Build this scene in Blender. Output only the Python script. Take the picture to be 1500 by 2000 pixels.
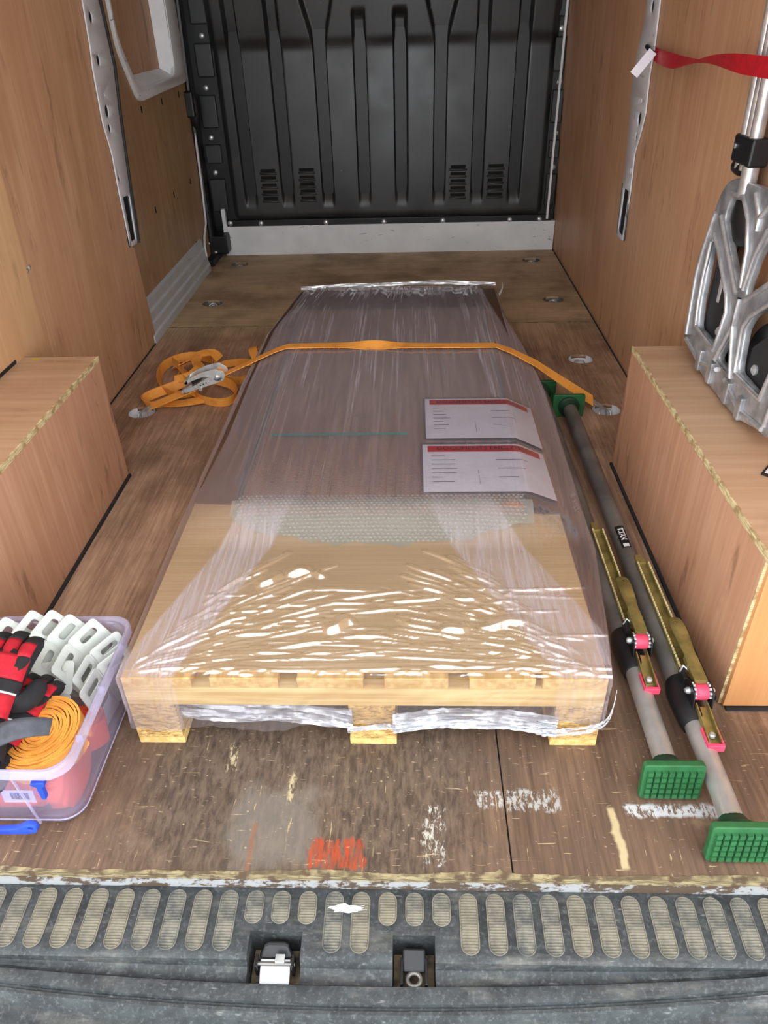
import bpy, bmesh, math, random
import numpy as np
from mathutils import Vector, Matrix
random.seed(7); np.random.seed(7)
scene = bpy.context.scene
for o in list(bpy.data.objects): bpy.data.objects.remove(o, do_unlink=True)

# ------------------------------------------------------------------ camera
CAM_H = 1.1
F_PX, PITCH, YAW, ROLL = 1439.96, 0.601979, -0.0459138, -0.0306149
def camera():
    cy, sy, cp, sp = math.cos(YAW), math.sin(YAW), math.cos(PITCH), math.sin(PITCH)
    F = Vector((sy*cp, cy*cp, -sp)); R = Vector((cy, -sy, 0)); U = R.cross(F)
    cr, sr = math.cos(ROLL), math.sin(ROLL)
    R2 = cr*R + sr*U; U2 = -sr*R + cr*U
    cd = bpy.data.cameras.new('camera'); co = bpy.data.objects.new('camera', cd)
    scene.collection.objects.link(co)
    M = Matrix((R2, U2, -F)).transposed().to_4x4(); M.translation = (0, 0, CAM_H)
    co.matrix_world = M
    cd.sensor_fit = 'VERTICAL'; cd.sensor_height = 36.0; cd.lens = F_PX/2000*36.0
    cd.clip_start = 0.02; cd.clip_end = 200
    scene.camera = co
camera()

# ------------------------------------------------------------------ world: bright overcast sky
SKY_STRENGTH = 1.75
w = bpy.data.worlds.new('overcast_sky'); scene.world = w; w.use_nodes = True
bg = w.node_tree.nodes['Background']; bg.inputs[0].default_value = (0.93, 0.97, 1.0, 1); bg.inputs[1].default_value = SKY_STRENGTH
scene.view_settings.view_transform = 'Standard'; scene.view_settings.look = 'None'
scene.view_settings.exposure = 1.28; scene.view_settings.gamma = 1.0
scene.view_settings.use_curve_mapping = False

# ------------------------------------------------------------------ helpers
def lin(c): 
    c = c/255.0
    return c/12.92 if c <= 0.04045 else ((c+0.055)/1.055)**2.4
def C(r, g, b): return (lin(r), lin(g), lin(b), 1.0)

class NT:
    def __init__(s, name):
        s.m = bpy.data.materials.new(name); s.m.use_nodes = True
        s.t = s.m.node_tree; s.t.nodes.clear()
        s.out = s.t.nodes.new('ShaderNodeOutputMaterial')
        s._obj = None
    def n(s, typ, **kw):
        nd = s.t.nodes.new('ShaderNode'+typ)
        for k, v in kw.items(): setattr(nd, k, v)
        return nd
    def put(s, sock, v):
        if v is None: return
        if isinstance(v, bpy.types.NodeSocket): s.t.links.new(v, sock)
        else: sock.default_value = v
    def obj(s):
        if s._obj is None: s._obj = s.n('TexCoord').outputs['Object']
        return s._obj
    def math(s, op, a, b=None, c=None, clamp=False):
        nd = s.n('Math', operation=op, use_clamp=clamp)
        s.put(nd.inputs[0], a); s.put(nd.inputs[1], b); s.put(nd.inputs[2], c)
        return nd.outputs[0]
    def mapv(s, scale=(1,1,1), loc=(0,0,0), rot=(0,0,0), vec=None):
        nd = s.n('Mapping'); s.put(nd.inputs['Vector'], vec or s.obj())
        nd.inputs['Scale'].default_value = scale; nd.inputs['Location'].default_value = loc; nd.inputs['Rotation'].default_value = rot
        return nd.outputs[0]
    def noise(s, vec=None, scale=5.0, detail=3.0, rough=0.55, dist=0.0):
        nd = s.n('TexNoise'); s.put(nd.inputs['Vector'], vec or s.obj())
        nd.inputs['Scale'].default_value = scale; nd.inputs['Detail'].default_value = detail
        nd.inputs['Roughness'].default_value = rough; nd.inputs['Distortion'].default_value = dist
        return nd.outputs[0]
    def voro(s, vec=None, scale=5.0, out=0, feature='F1'):
        nd = s.n('TexVoronoi', feature=feature); s.put(nd.inputs['Vector'], vec or s.obj()); nd.inputs['Scale'].default_value = scale
        return nd.outputs[out]
    def ss(s, v, a, b, lo=0.0, hi=1.0):
        nd = s.n('MapRange', interpolation_type='SMOOTHSTEP'); s.put(nd.inputs[0], v)
        nd.inputs[1].default_value = a; nd.inputs[2].default_value = b; nd.inputs[3].default_value = lo; nd.inputs[4].default_value = hi
        return nd.outputs[0]
    def mix(s, f, a, b, mode='MIX'):
        nd = s.n('Mix', data_type='RGBA', blend_type=mode); s.put(nd.inputs[0], f); s.put(nd.inputs[6], a); s.put(nd.inputs[7], b)
        return nd.outputs[2]
    def sep(s, vec=None):
        nd = s.n('SeparateXYZ'); s.put(nd.inputs[0], vec or s.obj()); return nd.outputs
    def bump(s, h, strength=0.3, dist=0.002):
        nd = s.n('Bump'); s.put(nd.inputs['Height'], h); nd.inputs['Strength'].default_value = strength; nd.inputs['Distance'].default_value = dist
        return nd.outputs[0]
    def bsdf(s, col, rough=0.5, metal=0.0, normal=None, spec=0.5, **kw):
        nd = s.n('BsdfPrincipled'); s.put(nd.inputs['Base Color'], col); s.put(nd.inputs['Roughness'], rough)
        s.put(nd.inputs['Metallic'], metal); s.put(nd.inputs['Normal'], normal); s.put(nd.inputs['Specular IOR Level'], spec)
        for k, v in kw.items(): s.put(nd.inputs[k], v)
        return nd.outputs[0]
    def mixs(s, f, a, b):
        nd = s.n('MixShader'); s.put(nd.inputs[0], f); s.t.links.new(a, nd.inputs[1]); s.t.links.new(b, nd.inputs[2]); return nd.outputs[0]
    def box_mask(s, x0, x1, y0, y1, soft=0.006, wob=0.0, wscale=60.0, sp=None):
        X, Y = (sp or s.sep())[0:2]
        if wob:
            nz = s.noise(scale=wscale, detail=3)
            k = s.math('MULTIPLY', s.math('SUBTRACT', nz, 0.5), wob)
            X = s.math('ADD', X, k); Y = s.math('ADD', Y, k)
        a = s.ss(X, x0-soft, x0+soft); b = s.ss(X, x1-soft, x1+soft, 1, 0)
        c = s.ss(Y, y0-soft, y0+soft); d = s.ss(Y, y1-soft, y1+soft, 1, 0)
        return s.math('MULTIPLY', s.math('MULTIPLY', a, b), s.math('MULTIPLY', c, d))
    def done(s, sh): s.t.links.new(sh, s.out.inputs[0]); return s.m

def plain(name, col, rough=0.5, metal=0.0, var=0.12, vscale=25.0, bumpk=0.0, bscale=200.0, spec=0.5):
    t = NT(name); nz = t.noise(scale=vscale, detail=4)
    dark = tuple(c*(1-var*2) for c in col[:3])+(1,)
    lite = tuple(min(1, c*(1+var)) for c in col[:3])+(1,)
    cc = t.mix(t.ss(nz, .3, .7), dark, lite)
    nrm = t.bump(t.noise(scale=bscale, detail=2), bumpk, .001) if bumpk else None
    return t.done(t.bsdf(cc, rough, metal, nrm, spec))

class MB:
    def __init__(s): s.v = []; s.f = []
    def add(s, vs, fs):
        b = len(s.v); s.v += [tuple(x) for x in vs]; s.f += [tuple(i+b for i in f) for f in fs]; return s
    def box(s, x0, x1, y0, y1, z0, z1):
        return s.add([(x0,y0,z0),(x1,y0,z0),(x1,y1,z0),(x0,y1,z0),(x0,y0,z1),(x1,y0,z1),(x1,y1,z1),(x0,y1,z1)],
                     [(3,2,1,0),(4,5,6,7),(0,1,5,4),(1,2,6,5),(2,3,7,6),(3,0,4,7)])
    def obox(s, c, size, M=None):
        a, b, d = [k/2 for k in size]; M = M or Matrix.Identity(3); c = Vector(c)
        vs = [c + M @ Vector(q) for q in [(-a,-b,-d),(a,-b,-d),(a,b,-d),(-a,b,-d),(-a,-b,d),(a,-b,d),(a,b,d),(-a,b,d)]]
        return s.add(vs, [(3,2,1,0),(4,5,6,7),(0,1,5,4),(1,2,6,5),(2,3,7,6),(3,0,4,7)])
    def tube(s, pts, r, n=12, cap=True, closed=False):
        P = [Vector(p) for p in pts]; m = len(P); rs = r if isinstance(r, (list, tuple)) else [r]*m
        vs = []; prev = None
        for i in range(m):
            a = P[(i-1) % m] if (closed or i > 0) else P[i]; b = P[(i+1) % m] if (closed or i < m-1) else P[i]
            t = (b-a).normalized()
            if prev is None:
                ref = Vector((0,0,1)) if abs(t.z) < .9 else Vector((1,0,0)); u = t.cross(ref).normalized()
            else:
                u = (prev - t*prev.dot(t)).normalized()
            prev = u; w_ = t.cross(u)
            for k in range(n):
                an = 2*math.pi*k/n; vs.append(P[i] + rs[i]*(math.cos(an)*u + math.sin(an)*w_))
        fs = []
        for i in range(m if closed else m-1):
            j = (i+1) % m
            for k in range(n): fs.append((i*n+k, j*n+k, j*n+(k+1) % n, i*n+(k+1) % n)[::-1])
        if cap and not closed: fs.append(tuple(range(n))); fs.append(tuple(range((m-1)*n, m*n))[::-1])
        return s.add(vs, fs)
    def ribbon(s, pts, wdir, width, thick):
        """flat webbing: pts centre line, wdir unit vector(s) across the width"""
        P = [Vector(p) for p in pts]; m = len(P); vs = []
        for i in range(m):
            wd = Vector(wdir[i] if isinstance(wdir, list) else wdir).normalized()
            t = (P[min(i+1, m-1)]-P[max(i-1, 0)]).normalized(); nrm = t.cross(wd).normalized()
            for (a, b) in ((-1,-1),(1,-1),(1,1),(-1,1)): vs.append(P[i]+wd*a*width/2+nrm*b*thick/2)
        fs = []
        for i in range(m-1):
            for k in range(4): fs.append((i*4+k, i*4+(k+1) % 4, i*4+4+(k+1) % 4, i*4+4+k))
        fs.append((3,2,1,0)); fs.append(tuple(range((m-1)*4, m*4)))
        return s.add(vs, fs)
    def lathe(s, prof, c=(0,0,0), M=None, n=24, cap=True):
        M = M or Matrix.Identity(3); c = Vector(c); vs = []; m = len(prof)
        for (r, z) in prof:
            for k in range(n):
                a = 2*math.pi*k/n; vs.append(c + M @ Vector((r*math.cos(a), r*math.sin(a), z)))
        fs = []
        for i in range(m-1):
            for k in range(n): fs.append((i*n+k, i*n+(k+1) % n, (i+1)*n+(k+1) % n, (i+1)*n+k))
        if cap: fs.append(tuple(range(n))[::-1]); fs.append(tuple(range((m-1)*n, m*n)))
        return s.add(vs, fs)
    def prism(s, poly, fn, w0, w1):
        n = len(poly); vs = [fn(u, v, w0) for u, v in poly]+[fn(u, v, w1) for u, v in poly]
        fs = [tuple(range(n))[::-1], tuple(range(n, 2*n))]
        for i in range(n): j = (i+1) % n; fs.append((i, j, n+j, n+i))
        return s.add(vs, fs)
    def grid(s, fn, us, vs_):
        nu, nv = len(us), len(vs_)
        return s.add([fn(u, v) for v in vs_ for u in us], [(j*nu+i, j*nu+i+1, (j+1)*nu+i+1, (j+1)*nu+i) for j in range(nv-1) for i in range(nu-1)])
    def build(s, name, mat, parent=None, smooth=None, bevel=None, seg=2, fix=True):
        me = bpy.data.meshes.new(name); me.from_pydata(s.v, [], s.f); me.update()
        if fix:
            bm = bmesh.new(); bm.from_mesh(me); bmesh.ops.recalc_face_normals(bm, faces=bm.faces); bm.to_mesh(me); bm.free()
        return finish(name, me, mat, parent, smooth, bevel, seg)

def finish(name, me, mat, parent=None, smooth=None, bevel=None, seg=2):
    me.materials.clear(); me.materials.append(mat)
    if smooth:
        me.shade_smooth(); me.set_sharp_from_angle(angle=math.radians(smooth))
    o = bpy.data.objects.new(name, me); scene.collection.objects.link(o)
    if parent: o.parent = parent
    if bevel:
        b = o.modifiers.new('bevel', 'BEVEL'); b.width = bevel; b.segments = seg; b.limit_method = 'ANGLE'; b.angle_limit = math.radians(40)
    return o
def share(o, parent=None, loc=None, rot=None):
    c = o.copy(); scene.collection.objects.link(c)
    if parent: c.parent = parent
    if loc is not None: c.location = loc
    if rot is not None: c.rotation_euler = rot
    return c
def tag(o, label, cat, group=None):
    o['label'] = label; o['category'] = cat
    if group: o['group'] = group
    return o
def struct(o, label=None):
    o['kind'] = 'structure'
    if label: o['label'] = label
    return o
def empty(name, loc=(0,0,0), rot=(0,0,0)):
    o = bpy.data.objects.new(name, None); o.empty_display_size = .05; o.location = loc; o.rotation_euler = rot
    scene.collection.objects.link(o); return o
def plate(splines, depth, fn, bevel=0.0, res=6, cyc_bevel=1):
    """filled 2D outline with holes, extruded; fn(u,v,w) maps to space. splines: list of [(u,v)..]"""
    cu = bpy.data.curves.new('plate_tmp', 'CURVE'); cu.dimensions = '2D'; cu.fill_mode = 'BOTH'
    cu.extrude = max(depth/2-bevel, 1e-5); cu.bevel_depth = bevel; cu.bevel_resolution = cyc_bevel
    if bevel: cu.offset = -bevel
    for pts in splines:
        sp = cu.splines.new('POLY'); sp.points.add(len(pts)-1); sp.use_cyclic_u = True
        for i, (u, v) in enumerate(pts): sp.points[i].co = (u, v, 0, 1)
    o = bpy.data.objects.new('plate_tmp', cu); scene.collection.objects.link(o)
    dg = bpy.context.evaluated_depsgraph_get()
    me = bpy.data.meshes.new_from_object(o.evaluated_get(dg))
    bpy.data.objects.remove(o, do_unlink=True); bpy.data.curves.remove(cu)
    for v in me.vertices: v.co = fn(*v.co)
    bm = bmesh.new(); bm.from_mesh(me); bmesh.ops.remove_doubles(bm, verts=bm.verts, dist=1e-6); bmesh.ops.recalc_face_normals(bm, faces=bm.faces); bm.to_mesh(me); bm.free()
    me.update(); return me
def text_mesh(txt, size, fn, depth=0.0003, sx=1.0, bold=0.0):
    cu = bpy.data.curves.new('text_tmp', 'FONT'); cu.body = txt; cu.size = size; cu.extrude = depth; cu.align_x = 'CENTER'; cu.align_y = 'CENTER'; cu.offset = bold
    cu.resolution_u = 3
    o = bpy.data.objects.new('text_tmp', cu); scene.collection.objects.link(o)
    dg = bpy.context.evaluated_depsgraph_get(); me = bpy.data.meshes.new_from_object(o.evaluated_get(dg))
    bpy.data.objects.remove(o, do_unlink=True); bpy.data.curves.remove(cu)
    for v in me.vertices: v.co = fn(v.co.x*sx, v.co.y, v.co.z)
    me.update(); return me
def ellipse(cx, cy, rx, ry, n=24, a0=0):
    return [(cx+rx*math.cos(a0+2*math.pi*k/n), cy+ry*math.sin(a0+2*math.pi*k/n)) for k in range(n)]
def rrect(x0, x1, y0, y1, r, n=5):
    pts = []
    for (cx, cy, a) in ((x1-r, y0+r, -90), (x1-r, y1-r, 0), (x0+r, y1-r, 90), (x0+r, y0+r, 180)):
        for k in range(n+1):
            t = math.radians(a+90*k/n); pts.append((cx+r*math.cos(t), cy+r*math.sin(t)))
    return pts
def rounded(pts, r, n=3):
    out = []; m = len(pts)
    for i in range(m):
        p = Vector(pts[i]); a = Vector(pts[i-1]); b = Vector(pts[(i+1) % m])
        da = (a-p); db = (b-p); ra = min(r, da.length*.45); rb = min(r, db.length*.45)
        p0 = p+da.normalized()*ra; p1 = p+db.normalized()*rb
        for k in range(n+1):
            t = k/n; q = (1-t)**2*p0 + 2*t*(1-t)*p + t*t*p1; out.append((q.x, q.y))
    return out
def frame_from(zdir, xdir=(1,0,0)):
    z = Vector(zdir).normalized(); x = Vector(xdir); x = (x - z*x.dot(z)).normalized(); y = z.cross(x)
    return Matrix((x, y, z)).transposed()
def catmull(pts, n=6, closed=False):
    P = [Vector(p) for p in pts]; m = len(P); out = []
    for i in range(m if closed else m-1):
        if closed: a, b, c, d = P[i-1], P[i], P[(i+1) % m], P[(i+2) % m]
        else: a, b, c, d = P[max(i-1, 0)], P[i], P[i+1], P[min(i+2, m-1)]
        for k in range(n):
            t = k/n; out.append(0.5*((2*b)+(c-a)*t+(2*a-5*b+4*c-d)*t*t+(3*b-a-3*c+d)*t**3))
    if not closed: out.append(P[-1])
    return out
# ------------------------------------------------------------------ materials
def wood(name, c_lo, c_hi, grain='Z', fine=70.0, scuff=0.35, rough=0.5, scuffcol=C(96,66,48), pale=None, palek=0.0, blot=0.25):
    t = NT(name); L = {'X': 0, 'Y': 1, 'Z': 2}[grain]
    def sc(a, b): v = [a, a, a]; v[L] = b; return tuple(v)
    fineN = t.noise(t.mapv(sc(fine, fine*.035)), 1.0, 4, .6)
    wide = t.noise(t.mapv(sc(9, .7)), 1.0, 3, .5, 1.2)
    blotN = t.noise(scale=2.2, detail=3)
    f = t.math('ADD', t.math('MULTIPLY', fineN, .45), t.math('MULTIPLY', wide, .40))
    col = t.mix(t.ss(f, .3, .7), c_lo, c_hi)
    col = t.mix(t.math('MULTIPLY', t.ss(blotN, .35, .72), blot), col, C(178,150,132), 'MULTIPLY')
    sN = t.noise(t.mapv(sc(26, 5), rot=(.15, .1, .2)), 1.0, 4, .6, .6)
    sM = t.noise(scale=3.1, detail=2)
    mask = t.math('MULTIPLY', t.ss(sN, .575, .66), t.ss(sM, .44, .60))
    col = t.mix(t.math('MULTIPLY', mask, scuff), col, scuffcol)
    lines = t.noise(t.mapv(sc(150, 3.0), rot=(.05, .0, .08)), 1.0, 2)
    col = t.mix(t.math('MULTIPLY', t.ss(lines, .66, .74), scuff*.7), col, scuffcol)
    if pale is not None:
        pN = t.noise(t.mapv(sc(60, 9), loc=(3, 1, 2), rot=(.3, .2, .5)), 1.0, 3)
        col = t.mix(t.math('MULTIPLY', t.ss(pN, .68, .74), palek), col, pale)
    nrm = t.bump(fineN, .12, .001)
    return t.done(t.bsdf(col, t.ss(blotN, .2, .8, rough-.08, rough+.1), 0, nrm, .35))

M = {}
M['ply_wall'] = wood('ply_wall', C(201,155,118), C(226,185,147), 'Z', 60, .42, .48)
M['ply_near'] = wood('ply_near', C(214,170,126), C(232,192,150), 'Z', 60, .25, .48)
M['ply_door'] = wood('ply_door', C(166,134,96), C(196,164,124), 'Z', 60, .35, .5)
M['ply_arch_side'] = wood('ply_arch_side', C(192,144,114), C(220,176,144), 'Z', 75, .45, .5, pale=C(214,172,140), palek=.5)
M['ply_arch_top'] = wood('ply_arch_top', C(192,154,122), C(216,182,150), 'X', 60, .3, .5)
M['ply_arch_end'] = wood('ply_arch_end', C(200,142,90), C(226,172,118), 'Z', 55, .2, .5, blot=.15)
def ply_edge(name='ply_edge', lo=C(90,76,54), hi=C(156,142,106), dk=C(84,66,48)):
    t = NT(name); n1 = t.noise(t.mapv((30, 30, 500)), 1.0, 3); n2 = t.noise(scale=45, detail=4)
    col = t.mix(t.ss(n1, .35, .65), lo, hi); col = t.mix(t.ss(n2, .48, .64), col, dk)
    return t.done(t.bsdf(col, .7))
M['ply_edge'] = ply_edge(); M['ply_edge_clean'] = ply_edge('ply_edge_clean', C(170,150,106), C(228,212,166), C(160,132,90))

def floor_mat(name, grain):
    t = NT(name); sp = t.sep()
    def sc(a, b): return (a, b, a) if grain == 'Y' else (b, a, a)
    fineN = t.noise(t.mapv(sc(130, 6)), 1.0, 4, .65)
    wide = t.noise(t.mapv(sc(9, 1.2)), 1.0, 4, .6, 1.0)
    blot = t.noise(scale=3.4, detail=5, rough=.6)
    f = t.math('ADD', t.math('MULTIPLY', fineN, .5), t.math('MULTIPLY', wide, .5))
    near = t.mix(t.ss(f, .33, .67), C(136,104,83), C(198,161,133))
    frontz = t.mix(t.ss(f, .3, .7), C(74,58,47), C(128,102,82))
    near = t.mix(t.ss(sp[1], .85, 1.15), frontz, near)  # front coloured darker, for dirt and to offset the strong daylight there
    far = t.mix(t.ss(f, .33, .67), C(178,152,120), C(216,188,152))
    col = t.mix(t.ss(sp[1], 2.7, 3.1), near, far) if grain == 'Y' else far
    # trodden-in dirt blotches
    col = t.mix(t.math('MULTIPLY', t.ss(blot, .42, .66), .45), col, C(88,69,56))
    b2 = t.noise(t.mapv((1, 1, 1), loc=(7, 3, 0)), 8.0, 5, .65)
    col = t.mix(t.math('MULTIPLY', t.ss(b2, .58, .72), .35), col, C(172,142,116))
    if grain == 'Y':
        # grey worn zone in front of the pallet, tyre-black dirt
        wz = t.box_mask(-.50, .10, .58, .95, .09, .35, 6.0, sp)
        gN = t.noise(t.mapv((90, 26, 1)), 1.0, 8, .72, .4)
        grey = t.mix(t.ss(gN, .35, .65), C(56,47,41), C(108,93,79))
        col = t.mix(t.math('MULTIPLY', wz, .75), col, grey)
        wz2 = t.box_mask(-.30, -.16, .63, .76, .02, .1, 12.0, sp)
        col = t.mix(t.math('MULTIPLY', wz2, .55), col, C(122,116,108))
        # pale gouges near the rear edge
        front = t.ss(sp[1], .72, 1.15, 1, 0)
        g1 = t.noise(t.mapv((14, 130, 1), loc=(1, 5, 0), rot=(0, 0, .7)), 1.0, 4, .6, .8)
        g2 = t.noise(t.mapv((140, 11, 1), loc=(4, 2, 0), rot=(0, 0, .25)), 1.0, 4, .6, .5)
        gm = t.math('MAXIMUM', t.ss(g1, .665, .70), t.ss(g2, .68, .71))
        col = t.mix(t.math('MULTIPLY', t.math('MULTIPLY', gm, front), .85), col, C(178,158,120))
        v = t.voro(scale=55, out=0); vm = t.math('MULTIPLY', t.ss(v, .07, .11, 1, 0), t.ss(t.noise(scale=9), .5, .6))
        col = t.mix(t.math('MULTIPLY', t.math('MULTIPLY', vm, front), .7), col, C(182,168,140))
        # long cream scrape by the bar foot
        X = t.math('ADD', sp[0], t.math('MULTIPLY', t.math('SUBTRACT', t.noise(scale=25), .5), .018))
        scr = t.math('MULTIPLY', t.ss(t.math('ABSOLUTE', t.math('SUBTRACT', X, .325)), .003, .008, 1, 0), t.box_mask(.3, .35, .63, .735, .004, 0, 1, sp))
        col = t.mix(t.math('MULTIPLY', scr, .9), col, C(188,170,130))
        # remains of grey-white tape, streaky
        stk = t.noise(t.mapv((120, 45, 1)), 1.0, 6, .75)
        def tape(x0, x1, y0, y1, k, c):
            nonlocal col
            m = t.box_mask(x0, x1, y0, y1, .004, .02, 50, sp)
            col = t.mix(t.math('MULTIPLY', m, t.ss(stk, k-.01, k+.05)), col, c)
        tape(.105, .148, .735, .765, .50, C(170,168,164)); tape(.150, .245, .728, .768, .50, C(160,158,154))
        tape(.018, .05, .632, .735, .53, C(176,173,166)); tape(.012, .03, .655, .70, .50, C(176,172,160))
        tape(.348, .50, .720, .742, .46, C(186,186,188)); tape(-.33, -.31, .80, .86, .5, C(178,162,128)); tape(-.212, -.203, .735, .795, .45, C(178,164,128))
        # orange spray mark
        om = t.box_mask(-.163, -.077, .624, .672, .004, .04, 35, sp)
        oN = t.noise(t.mapv((170, 22, 1)), 1.0, 6, .75)
        col = t.mix(t.math('MULTIPLY', om, t.ss(oN, .40, .60)), col, C(166,66,36))
        # orange rust-like stain lines left of centre
        om2 = t.box_mask(-.262, -.256, .62, .70, .002, .01, 45, sp)
        col = t.mix(t.math('MULTIPLY', om2, .45), col, C(150,84,44))
    scr = t.noise(t.mapv((60, 220, 1), rot=(0, 0, .9)), 1.0, 2)
    col = t.mix(t.math('MULTIPLY', t.ss(scr, .66, .72), .30), col, C(206,180,146))
    nrm = t.bump(t.math('ADD', fineN, t.math('MULTIPLY', blot, .6)), .25, .0015)
    return t.done(t.bsdf(col, t.ss(blot, .3, .7, .5, .68), 0, nrm, .3))
M['floor'] = floor_mat('floor_ply', 'Y'); M['floor_far'] = floor_mat('floor_ply_far', 'X')

def painted(name, col, marks, mk=.5, rough=.4):
    t = NT(name); n = t.noise(t.mapv((14, 14, 40)), 1.0, 4, .6, .6); m2 = t.noise(scale=4.5, detail=2)
    mm = t.math('MULTIPLY', t.ss(n, .63, .69), t.ss(m2, .42, .6))
    nz = t.noise(scale=6, detail=3)
    c = t.mix(t.ss(nz, .3, .7), tuple(k*.88 for k in col[:3])+(1,), col)
    c = t.mix(t.math('MULTIPLY', mm, mk), c, marks)
    return t.done(t.bsdf(c, rough, 0, None, .5))
M['white_paint'] = painted('white_paint', C(238,242,245), C(70,74,78), .8)
M['grey_paint'] = painted('grey_paint', C(224,224,228), C(90,88,86), .5)
M['sill_paint'] = painted('sill_paint', C(204,208,212), C(80,80,80), .4)
M['slot_steel'] = plain('slot_steel', C(120,135,150), .35, .6, .2, 30)
M['black_plastic'] = plain('black_plastic', C(26,27,30), .42, 0, .25, 9, .05, 500)
def bulk():
    t = NT('bulkhead_black'); n = t.noise(scale=5, detail=4); s = t.noise(t.mapv((55, 55, 55)), 1.0, 3, .6); s2 = t.noise(scale=6, detail=2)
    col = t.mix(t.ss(n, .3, .7), C(34,36,38), C(52,54,55))
    col = t.mix(t.math('MULTIPLY', t.ss(s, .735, .76), t.ss(s2, .5, .6)), col, C(170,176,178))
    return t.done(t.bsdf(col, t.ss(n, .3, .7, .33, .45), 0, None, .6))
M['bulkhead'] = bulk()
M['rubber'] = plain('rubber', C(40,40,42), .7, 0, .2, 20)
M['hole_shade'] = plain('hole_shade', C(10,10,11), .9, 0, .1)  # near-black colour painting the shade inside holes and slots
M['zinc'] = plain('zinc', C(206,210,212), .32, .6, .15, 60)
M['chrome'] = plain('chrome', C(222,228,230), .3, .55, .10, 50)
M['alu'] = plain('alu', C(208,208,210), .34, .65, .12, 40)
M['alu_cast'] = plain('alu_cast', C(180,182,186), .38, .55, .2, 22, .1, 300)
M['tube_dark'] = plain('tube_dark', C(136,132,128), .4, .55, .15, 12)
M['tube_light'] = plain('tube_light', C(178,174,170), .38, .55, .12, 12)
M['gold'] = plain('gold', C(160,146,88), .34, .6, .2, 28)
M['gold_bright'] = plain('gold_bright', C(240,226,168), .3, .3, .1, 40)
M['pink'] = plain('pink', C(232,72,104), .45, 0, .08, 30)
M['green'] = plain('green', C(36,94,52), .5, 0, .12, 40)
M['dark_green'] = plain('dark_green', C(18,58,34), .6, 0, .15, 40)
M['red_strap'] = plain('red_strap', C(196,24,40), .55, 0, .1, 80)
M['red_cloth'] = plain('red_cloth', C(186,22,42), .8, 0, .12, 60, .3, 900)
M['black_cloth'] = plain('black_cloth', C(30,30,34), .85, 0, .2, 60, .3, 900)
M['grey_cloth'] = plain('grey_cloth', C(74,76,84), .85, 0, .15, 60, .3, 900)
M['white_plastic'] = plain('white_plastic', C(206,210,204), .42, 0, .05, 15)
M['blue_plastic'] = plain('blue_plastic', C(36,72,190), .4, 0, .1, 30)
M['paper'] = plain('paper', C(232,230,240), .6, 0, .03, 20)
M['print_grey'] = plain('print_grey', C(120,120,132), .7, 0, .1, 20)
M['print_black'] = plain('print_black', C(18,16,18), .6, 0, .1, 20)
M['print_white'] = plain('print_white', C(236,236,236), .5, 0, .05, 20)
M['print_red'] = plain('print_red', C(206,30,48), .4, 0, .06, 20)
M['coral'] = plain('coral', C(246,84,48), .6, 0, .08, 14)
def webbing():
    t = NT('orange_webbing'); n = t.noise(t.mapv((900, 900, 900)), 1.0, 2); n2 = t.noise(scale=18, detail=3)
    col = t.mix(t.ss(n, .35, .65), C(230,142,54), C(252,182,86)); col = t.mix(t.math('MULTIPLY', t.ss(n2, .5, .75), .4), col, C(176,96,34))
    return t.done(t.bsdf(col, .6, 0, t.bump(n, .3, .0006), .4))
M['webbing'] = webbing()
def pallet_wood(name, a, b, grain):
    t = NT(name); sc = (3, 90, 90) if grain == 'X' else (90, 3, 90)
    n = t.noise(t.mapv(sc), 1.0, 4, .6, .3); n2 = t.noise(scale=6)
    col = t.mix(t.ss(n, .35, .68), a, b); col = t.mix(t.math('MULTIPLY', t.ss(n2, .45, .7), .3), col, C(190,146,84))
    return t.done(t.bsdf(col, .6, 0, t.bump(n, .15, .001), .3))
M['pine_x'] = pallet_wood('pine_x', C(206,170,104), C(236,208,146), 'X'); M['pine_y'] = pallet_wood('pine_y', C(206,166,98), C(234,200,134), 'Y')
def chip():
    t = NT('chipboard'); v = t.voro(t.mapv((90, 90, 260)), 1.0, 1); n = t.noise(t.mapv((60, 60, 160)), 1.0, 4, .7, 1.0)
    col = t.mix(t.ss(n, .35, .65), C(128,90,46), C(218,178,108)); sp = t.sep(v); col = t.mix(t.math('MULTIPLY', sp[0], .35), col, C(236,204,140))
    return t.done(t.bsdf(col, .7, 0, t.bump(n, .4, .002), .3))
M['chipboard'] = chip()
def cardboard():
    t = NT('cardboard'); n = t.noise(t.mapv((4, 220, 4)), 1.0, 3); n2 = t.noise(scale=3.5, detail=3)
    col = t.mix(t.ss(n, .35, .65), C(198,168,116), C(210,182,134)); col = t.mix(t.math('MULTIPLY', t.ss(n2, .4, .7), .2), col, C(176,138,90))
    return t.done(t.bsdf(col, .65, 0, t.bump(n, .12, .001), .3))
M['cardboard'] = cardboard()
def panel_mat():
    t = NT('wrapped_board'); n = t.noise(t.mapv((60, 5, 60)), 1.0, 4); col = t.mix(t.ss(n, .35, .65), C(172,96,64), C(210,136,100))
    return t.done(t.bsdf(col, .55))
M['panel'] = panel_mat()
M['dark_board'] = wood('dark_board', C(84,62,50), C(112,84,68), 'Y', 50, .2, .5)
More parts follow.
